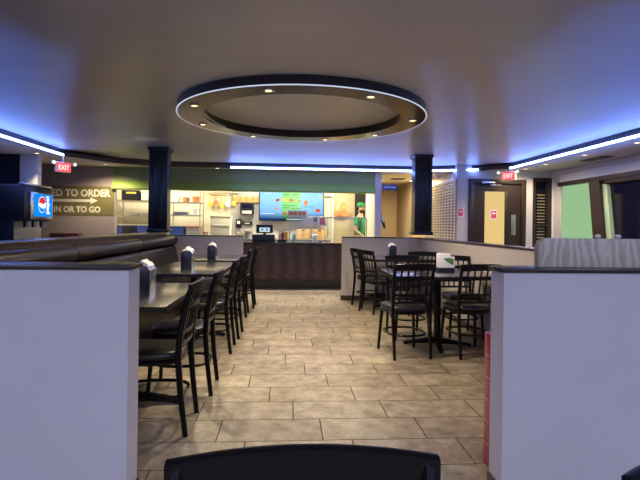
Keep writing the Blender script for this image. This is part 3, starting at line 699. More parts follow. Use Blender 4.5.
# leafy plant left of the till
t = thing('potted_plant', 'small leafy plant in a dark pot left of the cash register', 'plant', (-0.935, 9.72, CT))
B().lathe([(0.0, 0.0), (0.06, 0.0), (0.075, 0.07), (0.066, 0.07), (0.055, 0.01), (0, 0.01)], seg=20).build('pot', 'navyplate', t)
lf = B(); rnd = random.Random(3)
for i in range(26):
    a = rnd.uniform(0, 2 * PI); ln = rnd.uniform(0.12, 0.22); el = rnd.uniform(0.2, 1.2); wd = 0.022
    d = Vector((math.cos(a) * math.cos(el), math.sin(a) * math.cos(el), math.sin(el))); s_ = d.cross(Vector((0, 0, 1))).normalized() * wd
    p0 = Vector((0, 0, 0.065)); p1 = p0 + d * ln * 0.6; p2 = p0 + d * ln + Vector((0, 0, -0.04))
    v = [lf.bm.verts.new(q) for q in (p0 - s_ * 0.3, p0 + s_ * 0.3, p1 + s_, p2, p1 - s_)]; lf.bm.faces.new(v)
lf.build('leaves', mat('pale_leaf', (0.60, 0.66, 0.42), 0.5, noise=0.4, nscale=12), t, smooth=None)
t = thing('condiment_rack', 'small rack of cups right of the cash register', 'rack', (-0.10, 9.74, CT))
B().box(-0.10, 0.08, -0.07, 0.07, 0.0, 0.05, 0.004).build('tray', 'navyplate', t)
def cup(x, y, z, m, l, h=0.12):
    o = B().lathe([(0.0, 0.0), (0.026, 0.0), (0.036, h), (0.032, h), (0.024, 0.006), (0, 0.006)], seg=16).build('cup', m); o.location = (x, y, z)
    tag(o, l, 'cup', 'cups in the rack by the till')
cup(-0.155, 9.735, CT + 0.0505, 'white', 'white cup in the rack, nearest the cash register', 0.14)
cup(-0.095, 9.725, CT + 0.0505, 'redp', 'red cup in the middle of the counter rack', 0.13)
cup(-0.03, 9.765, CT + 0.0505, 'yellow', 'yellow cup in the counter rack, farthest from the cash register', 0.15)

# ================================================================== SIGN ON THE LEFT WALL
t = thing('wall_sign', 'olive painted sign band with an arrow and cream lettering on the taupe wall', 'sign', (-4.6, 9.949, 1.39))
B().box(-1.55, 1.13, -0.006, 0.0, -0.014, 0.57).build('band', 'olive', t)
lettering('BAKED TO ORDER', 0.19, (-0.415, -0.008, 0.369), 'letter', t, bold=0.007, width=1.47)
lettering('DINE IN OR TO GO', 0.165, (-0.41, -0.008, 0.05), 'letter', t, bold=0.006, width=1.27)
B().prism([(-0.50, 0.252), (0.67, 0.252), (0.67, 0.209), (0.81, 0.279), (0.67, 0.349), (0.67, 0.306), (-0.50, 0.306)], -0.012, -0.006, 'Y').build('arrow', 'letter', t)

# ================================================================== SODA MACHINE
t = thing('side_counter', 'dark counter carrying the soda machine behind the left booth', 'counter', (-3.35, 6.6, 0))
B().box(-0.42, 0.40, -1.5, 1.5, 0.0, 0.87, 0.004).build('cabinet', 'doorwood', t); B().box(-0.44, 0.43, -1.52, 1.52, 0.871, 0.90, 0.004).build('worktop', 'countertop', t)
t = thing('soda_machine', 'black drinks machine with a lit blue panel beyond the left booth', 'soda machine', (-3.25, 6.1, 0.901))
B().box(-0.48, 0.10, -0.32, 0.32, 0.0, 0.73, 0.008).build('cabinet', 'navyplate', t)
B().box(-0.485, 0.235, -0.33, 0.30, 0.345, 0.765, 0.012).build('head', 'navyplate', t)
pn = B().box(0.236, 0.262, -0.235, 0.285, 0.36, 0.69, 0.008).build('light_box', 'chrome', t)
B().box(0.262, 0.266, -0.175, 0.262, 0.40, 0.672).build('lit_face', 'skyblue', pn)
def disc_shape(fn, x0, x1, n=40):
    return B().prism([fn(i / n) for i in range(n)], x0, x1, 'X')
cy_, cz_, r_ = 0.005, 0.545, 0.088
B().prism([(cy_ + r_ * math.cos(2 * PI * i / 32), cz_ + r_ * 1.15 * math.sin(2 * PI * i / 32)) for i in range(32)], 0.2661, 0.2675, 'X').build('emblem_disc', 'litwhite', pn)
up = [(cy_ + 0.92 * r_ * math.cos(math.radians(a)), cz_ + 1.06 * r_ * math.sin(math.radians(a))) for a in range(20, 171, 10)] + [(cy_ - 0.03, cz_ + 0.02), (cy_ + 0.03, cz_ + 0.005)]
B().prism(up, 0.2676, 0.269, 'X').build('emblem_red', 'litred', pn)
dn = [(cy_ + 0.92 * r_ * math.cos(math.radians(a)), cz_ + 1.06 * r_ * math.sin(math.radians(a))) for a in range(190, 341, 10)] + [(cy_ + 0.03, cz_ - 0.05), (cy_ - 0.02, cz_ - 0.04)]
B().prism(dn, 0.2676, 0.269, 'X').build('emblem_blue', 'skyblue', pn)
lettering('pepsi', 0.105, (0.268, 0.165, 0.43), 'litwhite', pn, FACE_PX, 0.003, roll=PI / 2, width=0.22)
B().box(0.101, 0.106, -0.30, 0.30, 0.06, 0.344).build('splash_plate', 'steel', t)
B().box(0.10, 0.34, -0.30, 0.30, 0.0, 0.055, 0.006).build('drip_tray', 'steel', t)
for i in range(6):
    y = -0.24 + i * 0.093; B().lathe([(0.0, 0.0), (0.012, 0.0), (0.016, 0.06), (0.022, 0.075), (0.0, 0.075)], (0.19, y, 0.268), 12).build('nozzle', 'white' if i % 2 else 'navyplate', t)
B().box(0.16, 0.24, -0.33, 0.30, 0.766, 0.785, 0.004).build('top_trim', 'chrome', t)
for y in (-0.24, 0.2): B().box(0.1062, 0.109, y - 0.03, y + 0.03, 0.10, 0.14).build('notice_sticker', 'white', t)
t = thing('console_table', 'dark console against the taupe sign wall', 'console', (-4.3, 9.68, 0))
B().box(-0.75, 0.75, -0.2, 0.24, 0.86, 0.90, 0.004).build('top', 'doorwood', t)
for x in (-0.7, 0.7):
    for y in (-0.16, 0.2): B().box(x - 0.025, x + 0.025, y - 0.025, y + 0.025, 0, 0.86).build('leg', 'doorwood', t)
t = thing('wooden_box', 'low red-brown box under the olive arrow sign', 'box', (-4.28, 9.70, 0.9005))
B().box(-0.27, 0.27, -0.10, 0.10, 0.0, 0.10, 0.004).build('body', 'redbrown', t)
B().box(-0.275, 0.275, -0.105, 0.105, 0.101, 0.125, 0.004).build('lid', 'redbrown', t); B().box(-0.08, 0.08, -0.112, -0.1055, 0.05, 0.075, 0.002).build('handle', 'navyplate', t)

# ================================================================== KITCHEN
for i, x in enumerate(KX):
    lab = ('tube light on the kitchen ceiling above the wire shelves', 'tube light on the kitchen ceiling above the till', 'tube light on the kitchen ceiling above the sneeze guard')[i]
    t = thing('ceiling_tube_light', lab, 'ceiling light', (x, 11.0, 2.64), 0, 'tube lights on the kitchen ceiling')
    B().box(-0.6, 0.6, -0.17, 0.17, 0.012, 0.058, 0.005).build('housing', 'white', t); B().box(-0.57, 0.57, -0.15, 0.15, 0.0, 0.011, 0.004).build('diffuser', 'tube', t)
def wire_shelf(label, x0, x1, y0, y1, heights, top):
    t = thing('wire_shelving_unit', label, 'shelving', ((x0 + x1) / 2, (y0 + y1) / 2, 0), 0, 'wire shelving units in the kitchen')
    hx, hy = (x1 - x0) / 2, (y1 - y0) / 2
    for sx in (-1, 1):
        for sy in (-1, 1): B().lathe([(0.0, 0.0), (0.014, 0.0), (0.014, top), (0.0, top)], (sx * hx, sy * hy, 0), 10).build('post', 'wire', t)
    for z in heights:
        b = B()
        for sy in (-1, 1): b.box(-hx, hx, sy * hy - 0.006, sy * hy + 0.006, z - 0.030, z - 0.018).box(-hx, hx, sy * hy - 0.006, sy * hy + 0.006, z - 0.008, z)
        for sx in (-1, 1): b.box(sx * hx - 0.006, sx * hx + 0.006, -hy, hy, z - 0.030, z)
        nn = int(2 * hx / 0.035)
        for i in range(1, nn): b.box(-hx + 2 * hx * i / nn - 0.003, -hx + 2 * hx * i / nn + 0.003, -hy, hy, z - 0.006, z)
        b.build('wire_shelf', 'wire', t)
    return t
wire_shelf('wire shelving unit left of the dark column, beside the sign wall', -3.86, -3.0, 11.2, 11.65, (0.25, 0.90, 1.40, 1.75), 2.05)
wire_shelf('wire shelving unit just right of the left dark column', -2.70, -2.0, 11.2, 11.65, (0.25, 0.90, 1.44, 1.73), 2.05)
def crate(name, label, x0, x1, y0, y1, z0, z1, m, cat, lid=None, group=None, labels=None):
    t = thing(name, label, cat, ((x0 + x1) / 2, (y0 + y1) / 2, z0 + 0.0006), 0, group); hx, hy, h_ = (x1 - x0) / 2, (y1 - y0) / 2, z1 - z0
    b = B().box(-hx, hx, -hy, -hy + 0.008, 0, h_).box(-hx, hx, hy - 0.008, hy, 0, h_).box(-hx, -hx + 0.008, -hy, hy, 0, h_).box(hx - 0.008, hx, -hy, hy, 0, h_).box(-hx, hx, -hy, hy, 0, 0.008)
    b.build('body', m, t)
    if lid: B().box(-hx - 0.008, hx + 0.008, -hy - 0.008, hy + 0.008, h_ + 0.001, h_ + 0.02, 0.003).build('lid', lid, t)
    return t
crate('carton', 'dark carton with a yellow band on the top shelf, left of the dark column', -3.76, -3.36, 11.24, 11.6, 1.75, 1.96, 'navyplate', 'carton', 'navyplate')
B().box(-0.10, 0.12, -0.184, -0.181, 0.15, 0.19).build('band', 'yellow', bpy.data.objects['carton'])
crate('carton', 'pale carton on the top shelf, right of the dark one', -3.33, -3.03, 11.24, 11.6, 1.75, 1.93, 'letter', 'carton', 'letter')
crate('storage_bin', 'blue and black bin low on the shelf nearest the sign wall', -3.85, -3.47, 11.24, 11.6, 0.90, 1.18, 'blue', 'bin', 'white', 'blue bins on the kitchen shelves')
B().box(-0.08, 0.18, -0.19, -0.182, 0.01, 0.27, 0.004).build('front_panel', 'navyplate', [o for o in bpy.data.objects if o.get('label', '').startswith('blue and black bin')][0])
crate('storage_bin', 'plain blue bin low on the shelf, right next to the left dark column', -3.42, -3.06, 11.24, 11.6, 0.90, 1.18, 'blue', 'bin', 'white', 'blue bins on the kitchen shelves')
crate('storage_bin', 'blue bin seen right of the dark column, low on the wire shelf', -2.68, -2.36, 11.24, 11.6, 0.90, 1.17, 'blue', 'bin', 'white', 'blue bins on the kitchen shelves')
crate('storage_bin', 'dark grey bin with a red foot next to the large white tub', -2.32, -2.03, 11.24, 11.6, 0.90, 1.16, 'greypanel', 'bin', 'orange', 'blue bins on the kitchen shelves')
for (x0, x1, zz, hh, m, l) in ((-3.70, -3.40, 1.40, 0.05, 'steel', 'flat steel pan on the middle shelf left of the dark column'), (-3.32, -3.08, 1.40, 0.07, 'greypanel', 'grey pan on the middle shelf beside the dark column'),
                               (-2.62, -2.30, 1.44, 0.06, 'steel', 'flat steel pan on the middle shelf right of the dark column')):
    t = thing('pan', l, 'pan', ((x0 + x1) / 2, 11.4, zz + 0.0006), 0, 'pans on the kitchen shelves'); hx = (x1 - x0) / 2
    B().box(-hx, hx, -0.13, 0.13, 0, hh, 0.006).build('body', m, t); B().box(-hx - 0.02, hx + 0.02, -0.15, 0.15, hh + 0.0005, hh + 0.008, 0.002).build('rim', m, t)
def tub(label, x, y, z, r, h_, m, lid, group='food tubs on the kitchen shelves'):
    t = thing('food_tub', label, 'tub', (x, y, z + 0.0006), 0, group)
    B().lathe([(0, 0), (r * 0.88, 0), (r, h_), (r * 0.95, h_), (r * 0.84, 0.006), (0, 0.006)], seg=22).build('body', m, t)
    B().lathe([(r * 1.05, h_), (r * 1.05, h_ + 0.015), (r * 0.9, h_ + 0.02), (0, h_ + 0.02)], seg=22).build('lid', lid, t)
tub('white tub on the top shelf right next to the dark column', -2.58, 11.42, 1.73, 0.09, 0.15, 'white', 'letter')
tub('orange-lidded tub on the top shelf right of the dark column', -2.12, 11.42, 1.73, 0.10, 0.12, 'orange', 'orange')
tub('brown tub between two others on the top wire shelf', -2.36, 11.42, 1.73, 0.085, 0.10, 'cardboard', 'steel')
tub('white tub on the middle shelf right of the steel pan', -2.14, 11.42, 1.44, 0.085, 0.13, 'white', 'white')
tub('red-lidded tub low on the shelf between the blue bins and the cream tub', -1.93, 11.60, 0.9006, 0.06, 0.12, 'white', 'redp')
tub('round steel pot at the back of the work table under the grey panel', -0.95, 11.62, 0.9006, 0.12, 0.16, 'steel', 'steel', 'pots on the steel work table')
tub('second steel pot on the work table, under the menu screen', -0.10, 11.62, 0.9006, 0.13, 0.18, 'steel', 'steel', 'pots on the steel work table')
for bx, l in ((0.38, 'honey cutting board leaning on the kitchen wall, below the menu screen'), (0.78, 'honey cutting board leaning on the kitchen wall, behind the crimson card')):
    t = thing('cutting_board', l, 'cutting board', (bx, 11.90, 0.9008), 0, 'cutting boards on the steel work table')
    B().box(-0.17, 0.17, -0.012, 0.012, 0.0, 0.24, 0.006).build('board', 'oak', t); B().box(-0.04, 0.04, -0.0135, -0.0122, 0.195, 0.22, 0.0005).build('grip_inlay', 'navyplate', t)
# work table with the large cream tub, hanging yellow utensils
t = thing('work_table', 'steel work table along the kitchen back wall', 'table', (-0.75, 11.58, 0))
B().box(-1.23, 1.75, -0.33, 0.36, 0.86, 0.90, 0.004).build('worktop', 'steel', t); B().box(-1.05, 1.70, -0.28, 0.28, 0.25, 0.28).build('undershelf', 'steel', t)
for x in (-1.06, 1.71):
    for y in (-0.28, 0.28): B().lathe([(0.02, 0), (0.02, 0.86)], (x, y, 0), 10).build('leg', 'steel', t)
t = thing('ice_bin', 'large cream square tub on the steel table right of the shelving', 'tub', (-1.55, 11.45, 0.9006))
B().prism([(-0.215, 0.0), (0.215, 0.0), (0.235, 0.50), (-0.235, 0.50)], -0.16, 0.16, 'Y', 0.02).build('body', 'letter', t)
B().box(-0.245, 0.245, -0.17, 0.17, 0.501, 0.525, 0.008).build('lid', 'letter', t); B().box(-0.225, 0.225, -0.1745, -0.162, 0.30, 0.315, 0.003).build('rib', 'letter', t)
t = thing('utensil_rail', 'steel rail with hooks on the cream kitchen wall', 'rail', (-1.55, 11.93, 1.98))
B().box(-0.40, 0.34, -0.01, 0.01, 0.0, 0.025, 0.003).build('bar', 'steel', t)
for x in (-0.39, 0.33): B().box(x - 0.012, x + 0.012, 0.01, 0.068, 0.0, 0.025).build('bracket', 'steel', t)
for i, (dx, ln, m) in enumerate(((-0.34, 0.33, 'yellow'), (-0.20, 0.28, 'orange'), (-0.06, 0.36, 'yellow'), (0.09, 0.31, 'white'), (0.24, 0.29, 'yellow'))):
    l = ('yellow spatula at the left end of the kitchen utensil rail', 'orange spatula hanging second on the utensil rail', 'longest yellow spatula in the middle of the utensil rail', 'white spatula on the utensil rail', 'yellow spatula at the right end of the utensil rail, beside the grey panel')[i]
    t = thing('spatula', l, 'spatula', (-1.55 + dx, 11.913, 1.975), 0, 'spatulas on the kitchen utensil rail')
    B().box(-0.012, 0.012, -0.006, 0.006, -ln * 0.6, 0.0, 0.003).build('handle', m, t); B().box(-0.05, 0.05, -0.005, 0.005, -ln, -ln * 0.6, 0.004).build('blade', m, t)
# grey panel: wood shelf, towel dispenser, soap and switch boxes
t = thing('wall_shelf', 'honey coloured wood board high on the grey kitchen panel', 'shelf', (-1.01, 11.969, 1.77))
B().box(-0.33, 0.33, -0.04, 0.0, 0.0, 0.15, 0.004).build('board', 'oak', t)
for x in (-0.24, 0.24): B().box(x - 0.015, x + 0.015, -0.03, 0.0, -0.04, -0.001, 0.002).build('bracket', 'steel', t)
t = thing('towel_dispenser', 'black paper towel dispenser on the grey kitchen panel', 'towel dispenser', (-0.985, 11.969, 1.47))
B().box(-0.165, 0.165, -0.20, 0.0, 0.0, 0.30, 0.03, 4).build('housing', 'navyplate', t); B().box(-0.12, 0.12, -0.206, -0.2, 0.16, 0.26, 0.002).build('window', 'darkpane', t)
B().box(-0.12, 0.12, -0.205, -0.2, 0.02, 0.10, 0.002).build('lower_cover', 'greypanel', t)
t = thing('soap_dispenser', 'dark soap dispenser under the paper towel dispenser, left one', 'soap dispenser', (-1.19, 11.969, 1.15))
B().box(-0.07, 0.07, -0.10, 0.0, 0.0, 0.21, 0.015, 3).build('housing', 'navyplate', t); B().box(-0.035, 0.035, -0.106, -0.1, 0.10, 0.17).build('window', 'white', t)
t = thing('outlet_box', 'small dark outlet box under the paper towel dispenser, right one', 'outlet box', (-0.975, 11.969, 1.22))
B().box(-0.11, 0.11, -0.05, 0.0, 0.0, 0.085, 0.008).build('housing', 'navyplate', t); B().box(-0.07, 0.05, -0.054, -0.05, 0.025, 0.06).build('cover', 'greypanel', t)
# menu screen
t = thing('menu_screen', 'large lit blue and green menu screen above the serving counter', 'screen', (0.09, 11.80, 1.345))
B().box(-0.79, 0.79, 0.0, 0.06, -0.015, 0.70, 0.006).build('casing', 'navyplate', t)
for x in (-0.5, 0.5): B().box(x - 0.05, x + 0.05, 0.06, 0.169, 0.3, 0.42).build('wall_bracket', 'black', t)
pic = B().box(-0.77, 0.77, -0.004, 0.0, 0.0, 0.685).build('picture', 'screen', t)
rnd = random.Random(11)
ofood = glow('screen_food_orange', (0.85, 0.30, 0.08), 1.0); rfood = glow('screen_food_red', (0.65, 0.08, 0.04), 1.0); yfood = glow('screen_food_yellow', (0.95, 0.70, 0.12), 1.0)
for (fx, fz, rx, rz_, m) in ((-0.34, 0.49, 0.05, 0.04, rfood), (-0.17, 0.50, 0.06, 0.045, yfood), (-0.01, 0.49, 0.06, 0.045, ofood), (0.19, 0.48, 0.05, 0.02, ofood), (0.345, 0.43, 0.05, 0.07, ofood), (0.64, 0.25, 0.07, 0.04, rfood), (0.70, 0.59, 0.035, 0.03, yfood), (-0.36, 0.29, 0.04, 0.03, ofood), (-0.17, 0.17, 0.05, 0.035, rfood)):
    B().prism([(fx + rx * math.cos(2 * PI * i / 14) * rnd.uniform(0.8, 1.1), fz + rz_ * math.sin(2 * PI * i / 14) * rnd.uniform(0.8, 1.1)) for i in range(14)], -0.006, -0.0042, 'Y').build('food_picture', m, pic)
wl = glow('screen_white_line', (0.8, 0.9, 0.95), 1.0); gl_ = glow('screen_green_line', (0.10, 0.42, 0.09), 1.0)
for (a, c, z, m) in ((-0.74, -0.42, 0.155, wl), (-0.12, 0.22, 0.02, wl), (-0.22, 0.12, 0.355, gl_), (-0.22, -0.05, 0.30, gl_), (0.0, 0.22, 0.285, gl_), (-0.20, -0.06, 0.62, gl_), (0.02, 0.16, 0.62, gl_), (0.30, 0.55, 0.33, gl_), (-0.66, -0.5, 0.645, wl)):
    B().box(a, c, -0.0055, -0.0042, z, z + 0.016).build('menu_line', m, pic)
# orange bag on the tan wall
t = thing('shopping_bag', 'orange and white plastic bag hanging on the tan kitchen wall', 'bag', (1.33, 11.93, 1.47))
bb = B(); tb = bb.bm; rings = []
for z, wx, dy in ((0.0, 0.17, 0.03), (0.06, 0.20, 0.05), (0.16, 0.17, 0.055), (0.28, 0.10, 0.04), (0.36, 0.05, 0.02)):
    rings.append([tb.verts.new((wx * math.cos(2 * PI * i / 20) * (1 + 0.12 * math.sin(i * 2.3 + z * 9)), -0.02 + dy * math.sin(2 * PI * i / 20) * 0.9, z + 0.015 * math.sin(i * 1.9))) for i in range(20)])
for a, c in zip(rings, rings[1:]):
    for i in range(20): tb.faces.new((a[i], a[(i + 1) % 20], c[(i + 1) % 20], c[i]))
tb.faces.new(rings[0][::-1]); tb.faces.new(rings[-1]); bmesh.ops.recalc_face_normals(tb, faces=tb.faces)
bb.build('bag_body', mat('orange_white_film', (0.85, 0.27, 0.11), 0.4, noise=0.45, nscale=14), t)
B().tube([(-0.04, -0.02, 0.35), (-0.02, -0.01, 0.42), (0.03, 0.0, 0.45), (0.05, -0.01, 0.41), (0.045, -0.02, 0.35)], 0.008, 6).build('bag_handle', 'white', t)
B().box(0.02, 0.04, -0.006, 0.036, 0.435, 0.45).build('hook', 'steel', t)
# dark open door behind the cook
t = struct('door_2', B().box(1.655, 1.925, 11.90, 11.95, 0.0, 2.06), mat('dark_grey_door', (0.015, 0.015, 0.017), 0.5, noise=0.1)); struct('door_handle', B().box(1.69, 1.71, 11.86, 11.90, 0.95, 1.08, 0.004), 'steel', t)

# ------------------------------------------------------------------ the cook
def skinned(verts, edges, radii, sub=2):
    me = bpy.data.meshes.new('s'); me.from_pydata(verts, edges, []); ob = bpy.data.objects.new('s', me); C.objects.link(ob)
    md = ob.modifiers.new('skin', 'SKIN'); md.use_smooth_shade = True
    for i, r in enumerate(radii):
        sv = me.skin_vertices[0].data[i]; sv.radius = r if isinstance(r, tuple) else (r, r)
    me.skin_vertices[0].data[0].use_root = True
    sb = ob.modifiers.new('sub', 'SUBSURF'); sb.levels = sub; sb.render_levels = sub
    bpy.context.view_layer.update()
    res = bpy.data.meshes.new_from_object(ob.evaluated_get(bpy.context.evaluated_depsgraph_get())); bpy.data.objects.remove(ob); return res
p = thing('person', 'person in a green T-shirt and green cap standing behind the serving counter', 'person', (1.742, 11.55, 0.0), PI / 2 - 0.55)
# local frame: faces -Y, left arm on +X
V, E, R = [], [], []
def add(pos, r, prev=None):
    V.append(pos); R.append(r); i = len(V) - 1
    if prev is not None: E.append((prev, i))
    return i
pel = add((0, 0, 0.93), (0.145, 0.105)); ab = add((0, 0.005, 1.08), (0.14, 0.10), pel); chs = add((0, 0.01, 1.27), (0.155, 0.11), ab)
up_ = add((0, 0.012, 1.41), (0.12, 0.085), chs); nk = add((0, 0.0, 1.49), 0.055, up_); nk2 = add((0, -0.01, 1.55), 0.055, nk)
h1 = add((0, -0.02, 1.62), (0.072, 0.085), nk2); h2 = add((0, -0.015, 1.69), (0.075, 0.092), h1); h3 = add((0, -0.01, 1.745), (0.058, 0.07), h2)
arms = {}
for s in (-1, 1):
    sh = add((s * 0.165, 0.01, 1.40), 0.062, up_); el = add((s * 0.215, 0.03, 1.13), 0.042, sh); wr_ = add((s * 0.20, -0.16, 0.98), 0.028, el)
    pm = add((s * 0.195, -0.225, 0.955), (0.036, 0.020), wr_); pm2 = add((s * 0.192, -0.265, 0.94), (0.038, 0.018), pm)
    for j, (off, ln) in enumerate(((-0.03, 0.058), (-0.01, 0.068), (0.01, 0.064), (0.028, 0.05))):
        f1 = add((s * 0.192 + off, -0.265 - ln * 0.55, 0.928), 0.0095, pm2); add((s * 0.192 + off, -0.265 - ln * 0.95, 0.905), 0.008, f1)
    t1 = add((s * 0.192 - s * 0.05, -0.235, 0.945), 0.012, pm); add((s * 0.192 - s * 0.06, -0.275, 0.935), 0.009, t1)
    hp = add((s * 0.095, 0, 0.86), 0.092, pel); kn = add((s * 0.105, -0.01, 0.49), 0.058, hp); an = add((s * 0.11, 0.02, 0.09), 0.042, kn); add((s * 0.115, -0.12, 0.035), (0.042, 0.032), an)
body = link_mesh('body', skinned(V, E, R), 'skin', p, smooth=None)
B().sphere((0, -0.112, 1.635), 0.016, 10, (0.8, 1.2, 1.5)).build('nose', 'skin', p)
for s in (-1, 1):
    B().sphere((s * 0.03, -0.092, 1.665), 0.011, 10, (1.2, 0.7, 0.8)).build('eye', 'eye', p); B().sphere((s * 0.076, -0.01, 1.65), 0.028, 10, (0.35, 0.75, 1.1)).build('ear', 'skin', p)
B().sphere((0, -0.095, 1.592), 0.022, 10, (1.2, 0.5, 0.3)).build('mouth', mat('lips', (0.35, 0.13, 0.11), 0.5, noise=0.05), p)
B().sphere((0, -0.035, 1.585), 0.075, 18, (0.98, 1.0, 0.75)).build('beard', 'hair', p); B().sphere((0, 0.02, 1.68), 0.088, 18, (0.96, 1.0, 0.9)).build('hair', 'hair', p)
cp = B().lathe([(0.092, 0.0), (0.094, 0.03), (0.085, 0.065), (0.055, 0.09), (0.0, 0.098)], (0, -0.005, 1.705), 24)
cp.prism([(-0.07, -0.07), (-0.06, -0.15), (0.0, -0.18), (0.06, -0.15), (0.07, -0.07)], 1.703, 1.712, 'Z'); cp.build('cap', 'shirt', p)
V, E, R = [], [], []
pel = add((0, 0, 0.88), (0.168, 0.13)); ab = add((0, 0.003, 1.08), (0.165, 0.125), pel); chs = add((0, 0.008, 1.27), (0.178, 0.132), ab); up_ = add((0, 0.012, 1.40), (0.145, 0.105), chs); add((0, 0.005, 1.475), 0.07, up_)
for s in (-1, 1):
    sh = add((s * 0.168, 0.01, 1.395), 0.078, up_); add((s * 0.20, 0.022, 1.215), 0.066, sh)
link_mesh('t_shirt', skinned(V, E, R), 'shirt', p, smooth=None)
V, E, R = [], [], []
pel = add((0, 0, 0.95), (0.155, 0.118))
for s in (-1, 1):
    hp = add((s * 0.095, 0, 0.85), 0.107, pel); kn = add((s * 0.105, -0.008, 0.49), 0.075, hp); add((s * 0.11, 0.015, 0.07), 0.066, kn)
link_mesh('trousers', skinned(V, E, R), 'trousers', p, smooth=None)
for s in (-1, 1): B().box(s * 0.115 - 0.05, s * 0.115 + 0.05, -0.19, 0.085, 0.0, 0.085, 0.03, 3).build('shoe', 'navyplate', p)

# ================================================================== RIGHT BACK AREA
t = thing('roller_grille', 'cream roll-down lattice grille in the opening right of the dark column', 'grille', (3.235, 10.07, 0.93))
b = B()
for i in range(21): b.box(-0.008, 0.008, -0.86, 0.86, 0.02 + i * 0.0585, 0.045 + i * 0.0585)
b.build('bars', 'letter', t)
b = B()
for i in range(10): b.box(-0.012, 0.006, -0.85 + i * 0.186, -0.825 + i * 0.186, 0.0, 1.22)
b.build('links', 'letter', t)
B().box(-0.02, 0.015, -0.87, 0.87, 1.22, 1.262, 0.004).build('top_rail', 'white', t)
b = thing('dark_cabinet', 'dark cabinet standing behind the lattice grille', 'cabinet', (3.9, 10.75, 0))
B().box(-0.3, 0.3, -0.5, 0.5, 0.0, 1.95, 0.006).build('body', 'doorwood', b); B().box(-0.306, -0.301, -0.48, 0.48, 0.05, 1.9, 0.003).build('door', 'doorwood', b)
b = thing('dark_cabinet', 'second dark cabinet behind the lattice grille, nearer the door', 'cabinet', (3.9, 9.70, 0))
B().box(-0.25, 0.25, -0.22, 0.22, 0.0, 1.55, 0.006).build('body', 'doorwood', b); B().box(-0.256, -0.251, -0.20, 0.20, 0.05, 1.5, 0.003).build('door', 'doorwood', b)
def notice(label, x, y, z, w_, h_, m='pink'):
    t = thing('notice', label, 'notice', (x, y, z), 0, 'red printed notices')
    B().box(-w_ / 2, w_ / 2, -0.004, 0.0, 0.0, h_, 0.001).build('sheet', 'napkin', t)
    B().box(-w_ / 2 + 0.012, w_ / 2 - 0.012, -0.006, -0.004, h_ * 0.12, h_ * 0.92).build('print', m, t)
    B().box(-w_ / 4, w_ / 4, -0.0075, -0.006, h_ * 0.55, h_ * 0.7).build('print_band', 'napkin', t)
notice('red notice on the yellow door glass', 4.02, 9.234, 1.40, 0.13, 0.18)
notice('small red and white notice on the lilac wall between grille and door', 3.345, 9.199, 1.43, 0.11, 0.18)
t = thing('security_camera', 'white dome security camera under the soffit above the grille', 'security camera', (3.06, 9.80, SOF))
B().lathe([(0.0, -0.001), (0.05, -0.001), (0.05, -0.03), (0.0, -0.03)], seg=20).build('mount', 'white', t); hd = B().sphere((0, 0, -0.07), 0.056, 20).build('housing', 'white', t)
B().sphere((0.0, -0.046, -0.085), 0.014, 14).build('lens', 'darkpane', hd)
def exit_sign(label, x, y, z, rz, lamps=True):
    t = thing('exit_sign', label, 'exit sign', (x, y, z), rz, 'exit signs under the soffit')
    B().box(-0.13, 0.13, -0.025, 0.025, 0.0, 0.17, 0.008).build('housing', 'white', t)
    fc = B().box(-0.12, 0.12, -0.029, -0.0252, 0.01, 0.16).build('lit_face', 'exitred', t)
    lettering('EXIT', 0.12, (0, -0.031, 0.04), 'exitletter', fc, FACE_MY, 0.002, 'CENTER', width=0.18)
    B().lathe([(0.008, 0.17), (0.008, SOF - z - 0.002), (0.03, SOF - z - 0.002)], seg=10).build('stem', 'white', t)
    if lamps:
        for s in (-1, 1):
            l = B().tube([(s * 0.13, 0, 0.13), (s * 0.17, -0.01, 0.15)], 0.012, 8).sphere((s * 0.18, -0.02, 0.15), 0.034, 14).build('emergency_lamp', 'white', t)
            B().lathe([(0.0, 0.002), (0.024, 0.0)], seg=12).build('lamp_lens', 'bulbw', l).matrix_local = Matrix.Translation((s * 0.18, -0.055, 0.148)) @ Matrix.Rotation(PI / 2, 4, 'X')
exit_sign('red exit sign with twin lamps under the left soffit near the olive sign', -3.75, 8.34, 2.065, 0.95)
exit_sign('red exit sign with twin lamps under the right soffit above the dark door', 4.14, 8.86, 2.13, -0.85)
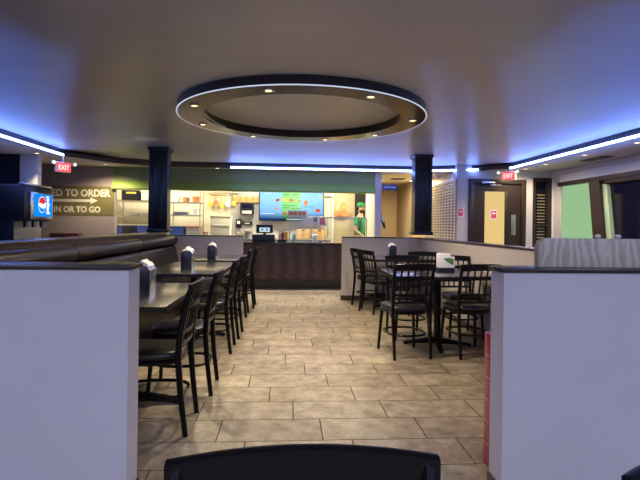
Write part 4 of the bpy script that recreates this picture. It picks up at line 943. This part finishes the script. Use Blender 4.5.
# corridor sign and the dark cloth on the pillar
t = thing('corridor_sign', 'small blue sign with white lettering at the mouth of the corridor', 'sign', (2.115, 10.02, 1.995))
B().box(-0.15, 0.15, -0.008, 0.008, 0.0, 0.115, 0.002).build('plate', 'bluesign', t); lettering('RESTROOMS', 0.045, (0, -0.010, 0.04), 'white', t, FACE_MY, 0.001, 'CENTER', width=0.25)
for x in (-0.12, 0.12): B().lathe([(0.003, 0.115), (0.003, SOF - 1.997)], (x, 0, 0), 6).build('hanger', 'steel', t)
t = thing('hanging_apron', 'black and white cloth hanging on the corridor side of the lilac pillar', 'cloth', (1.96, 10.0, 1.18))
B().prism([(-0.02, 0.31), (0.01, 0.29), (0.05, 0.15), (0.075, 0.03), (0.05, 0.0), (0.02, 0.05), (-0.015, 0.16)], -0.03, 0.02, 'Y', 0.006).build('cloth', 'navyplate', t)
B().prism([(-0.015, 0.30), (0.012, 0.27), (0.04, 0.16), (0.03, 0.13), (-0.005, 0.2)], -0.036, -0.031, 'Y').build('white_panel', 'white', t)
t = thing('air_vent', 'small dark vent in the corridor ceiling', 'vent', (2.55, 11.2, SOF))
B().box(-0.16, 0.16, -0.12, 0.12, -0.012, -0.001, 0.003).build('frame', 'doorwood', t); B().box(-0.13, 0.13, -0.1, -0.02, -0.016, -0.0125).box(-0.13, 0.13, 0.02, 0.1, -0.016, -0.0125).build('louvre', 'navyplate', t)
t = thing('air_vent', 'dark vent in the right soffit above the slanted mullion', 'vent', (4.85, 7.35, SOF))
B().box(-0.09, 0.09, -0.3, 0.3, -0.012, -0.001, 0.003).build('frame', 'fascia', t); B().box(-0.07, -0.01, -0.27, 0.27, -0.016, -0.0125).box(0.01, 0.07, -0.27, 0.27, -0.016, -0.0125).build('louvre', 'navyplate', t)

# grey oak panel on the near right half wall
zt = 1.0585
out = [(1.16, zt), (4.0, zt), (4.0, zt + 0.135)] + [(1.16 + 0.05 - 0.05 * math.sin(a), zt + 0.085 + 0.05 * math.cos(a)) for a in [math.radians(q) for q in range(0, 91, 10)]]
tag(B().prism(out, 2.17, 2.21, 'Y', 0.003).build('booth_top_panel', 'panelwood'), 'grey oak-grained panel with a rounded corner on the near right half wall', 'panel')
for x, l in ((1.457, 'small cream knob peeping over the grey oak panel, left one'), (1.556, 'small cream knob peeping over the grey oak panel, right one')):
    t = thing('knob_finial', l, 'knob', (x, 2.19, zt + 0.1355), 0, 'cream knobs on the grey oak panel')
    B().lathe([(0.0, 0.0), (0.008, 0.0), (0.008, 0.004), (0.0, 0.004)], seg=14).build('stem', 'steel', t); B().lathe([(0.0, 0.004), (0.014, 0.006), (0.015, 0.012), (0.009, 0.019), (0.0, 0.021)], seg=16).build('ball', 'letter', t)
